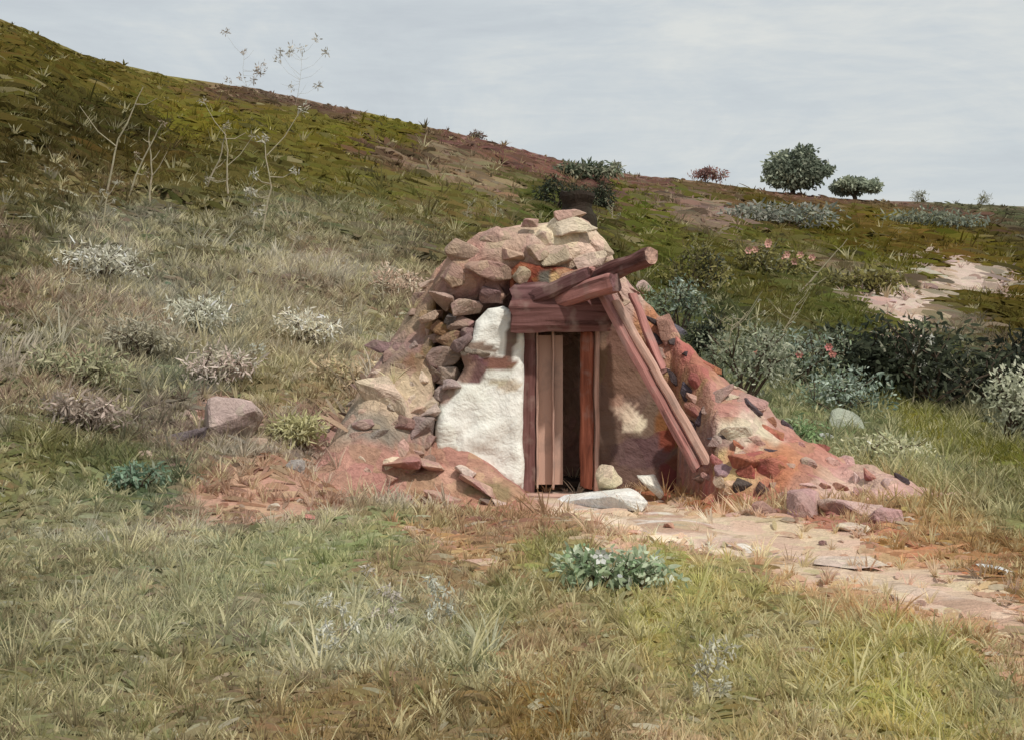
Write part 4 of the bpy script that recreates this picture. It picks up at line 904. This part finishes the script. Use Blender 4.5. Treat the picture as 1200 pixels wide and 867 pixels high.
# dry stalks: pale dead stems with curved side branches
M_stalk = surface('dry_stalk', (158, 148, 124), 0.8, 0.15, 12, 0.4, 0.01)
M_twig = surface('brown_twig', (98, 74, 52), 0.8, 0.15, 12, 0.4, 0.01)
def dry_plant(label, px, py, h, lean, br, seed, mat=None, spread=0.4, r0=0.022, heads=None, name='dry_weed', group='dead weeds standing on the slopes'):
    r = random.Random(seed); p = surf_at(px, py) if py > 380 else at(px, py); t = thing(name, label, 'weed', p, group)
    bm = bmesh.new(); top = p + Vector((lean * h, r.uniform(-.1, .1) * h, h)); mid = p.lerp(top, .5) + Vector((r.uniform(-.1, .1) * h, 0, 0))
    tube(bm, [p - Vector((0, 0, .04))] + [(p.lerp(mid, f_ * 2) if f_ < .5 else mid.lerp(top, f_ * 2 - 1)) + mnoise.noise_vector(Vector((seed, f_ * 4, 0))) * .03 * h for f_ in (.12, .25, .37)] + [mid] + [mid.lerp(top, f_) + mnoise.noise_vector(Vector((seed, f_ * 3 + 5, 0))) * .03 * h for f_ in (.3, .6, .8)] + [top], r0, r0 * .35, 6)
    me = bpy.data.meshes.new('stem'); bm.to_mesh(me); bm.free(); link('stem', me, mat or M_stalk, t)
    bl = Blades(); ends = [top]
    for i in range(br):
        f = r.uniform(0.15, 0.95); s_ = p.lerp(mid, f * 2) if f < .5 else mid.lerp(top, f * 2 - 1); a = r.choice((-1, 1)); L_ = h * spread * r.uniform(.2, .9)
        e_ = s_ + Vector((a * L_, r.uniform(-.3, .3) * L_, L_ * r.uniform(-.1, 1.6)))
        b2_ = bmesh.new(); tube(b2_, [s_, s_.lerp(e_, .5) + Vector((0, 0, -L_ * .15)), e_], r0 * .6, r0 * .25, 5)
        me = bpy.data.meshes.new('branch'); b2_.to_mesh(me); b2_.free(); link('branch', me, mat or M_stalk, t); ends.append(e_)
    if heads:
        c, s_ = heads
        for k_, e_ in enumerate(ends[:9]):
            crown([tuple(e_)], [s_ * r.uniform(.6, 1)], 22, s_ * 0.9, [c, tuple(min(255, v + 14) for v in c)], 3.2, seed + k_, bright=1.0).build('seed_head', M_leaf, t)
D = [
 ('tallest pale dead thistle on the upper left slope with a bent grey head', 305, 280, 1.9, .03, 6, (178, 172, 152)),
 ('pale curling dead weed right at the foot of the tallest thistle', 340, 300, 0.6, .3, 5, (176, 168, 148)),
 ('thin tan dead stalk at far left of the upper slope', 125, 225, 2.0, .35, 2, None),
 ('short leaning dead stem beside the thin tan stalk', 150, 230, 1.4, .5, 2, (140, 120, 96)),
 ('straight thin dead stem between the tan stalk and the thistle', 176, 240, 1.5, .0, 3, None),
 ('forked dead stem left of the tallest thistle', 240, 225, 1.3, .35, 3, None),
 ('long crooked dead stem nearest the left of the tallest thistle', 268, 235, 1.6, -.05, 3, (160, 150, 126)),
 ('pale bushy dead weed low on the left slope with a white tuft', 118, 268, 0.6, .2, 5, (176, 172, 156)),
 ('dead weed with ashen tufts in the left middle slope', 90, 360, 0.7, .1, 7, (168, 164, 148)),
 ('cluster of ashen seed heads left of centre on the slope', 265, 400, 0.7, .1, 8, (168, 168, 152)),
 ('dead weed with whitish heads above the rose grey boulder', 285, 455, 0.5, .2, 8, (184, 186, 168)),
 ('dry weed with cream heads left of the clay roof', 450, 360, 0.6, .05, 8, (176, 168, 140)),
 ('dry weed with cream heads left of the hut bank', 400, 400, 0.6, .1, 7, (170, 160, 132)),
]
for i, (lab, px, py, h, ln, br, hd) in enumerate(D):
    dry_plant(lab, px, py, h, ln, br, 500 + i, heads=(hd, 0.05 * max(.7, h)) if hd else None, mat=M_stalk)
dry_plant('tall faint brown sapling with sparse leaves standing against the sky left of centre', 345, 128, 2.3, .12, 14, 551, mat=M_stalk, heads=((176, 168, 152), .14), r0=.007, spread=.5, name='sapling', group=None)
dry_plant('smaller faint brown sapling left of the tall one against the sky', 292, 112, 1.6, -.1, 10, 552, mat=M_stalk, heads=((166, 150, 132), .12), r0=.007, spread=.5, name='sapling', group=None)
dry_plant('white dead branches spreading fanwise beside the right shoulder of the hut', 858, 430, 0.9, .05, 12, 530, spread=.75, r0=.013, heads=((184, 178, 156), .03), name='dead_bush', group=None)
dry_plant('white curved dead branch above the red blossoms', 915, 395, 0.7, .5, 8, 531, spread=.8, r0=.013, name='dead_bush', group=None)
dry_plant('long pale diagonal stem rising over the right slope', 930, 350, 1.5, .9, 3, 532, name='dry_weed')
dry_plant('white and dark flowered weed in front of the dark hollow', 1068, 478, 1.0, .05, 5, 533, heads=((196, 194, 180), .07), r0=.016)
dry_plant('pale upright stem in the dark hollow at right', 1128, 480, 1.0, .1, 5, 534, heads=((150, 150, 132), .05))
dry_plant('thin pale upright stem at the left end of the dark hollow', 988, 460, 0.9, .0, 2, 535, heads=((176, 176, 156), .05))
dry_plant('pale feathery weed just right of the chimney', 716, 262, 0.6, .1, 6, 536, heads=((150, 152, 116), .05))
dry_plant('pale feathery weed just left of the clay roof', 578, 262, 0.6, .1, 7, 537, heads=((164, 160, 120), .05))
dry_plant('pale feathery weed between the left weed and the chimney', 548, 262, 0.5, .1, 6, 538, heads=((158, 152, 116), .05))
dry_plant('white tufted weed in the meadow grass at lower left centre', 395, 775, 0.26, .1, 9, 539, heads=((200, 198, 180), .03), r0=.006)
dry_plant('white tufted weed in the meadow with a pinkish head, centre left', 445, 745, 0.24, .1, 9, 540, heads=((196, 184, 170), .028), r0=.006)
dry_plant('ashen brushy weed in the middle of the meadow', 515, 745, 0.24, .15, 10, 541, heads=((192, 192, 174), .03), r0=.006)
dry_plant('whitish clump of dry blades at the lower right of the meadow', 830, 830, 0.26, .1, 10, 542, heads=((190, 186, 160), .03), r0=.006)
dry_plant('brown stake leaning out of the clay bank right of the props', 752, 372, 0.5, .06, 1, 543, mat=M_twig, r0=.028, name='stake', group=None)
PEB = []
r = random.Random(5); k = 0
for i in range(400):
    if k >= 22: break
    px, py = r.uniform(300, 1080), r.uniform(560, 640)
    p = surf_at(px, py)
    if mound(p.x, p.y) - hill(p.x, p.y) > 0.04 or any((p - q).length < .16 for q in PEB) or (p.x > -1.9 and p.x < .1 and p.y > 12.7): continue
    PEB.append(p); k += 1; w = r.uniform(.05, .15)
    o = link('pebble', rock_mesh('pebble', w, w * .9, w * r.uniform(.4, .7), r.choice([(178, 142, 126), (198, 176, 154), (150, 112, 100), (120, 100, 96), (190, 128, 100)]), 1500 + i), M_rock, None, loc=p + Vector((0, 0, w * .15)))
    tag(o, 'small broken stone scattered on the bare pink earth before the hut', 'stone', 'small stones scattered before the hut')
print('built', len(bpy.data.objects))
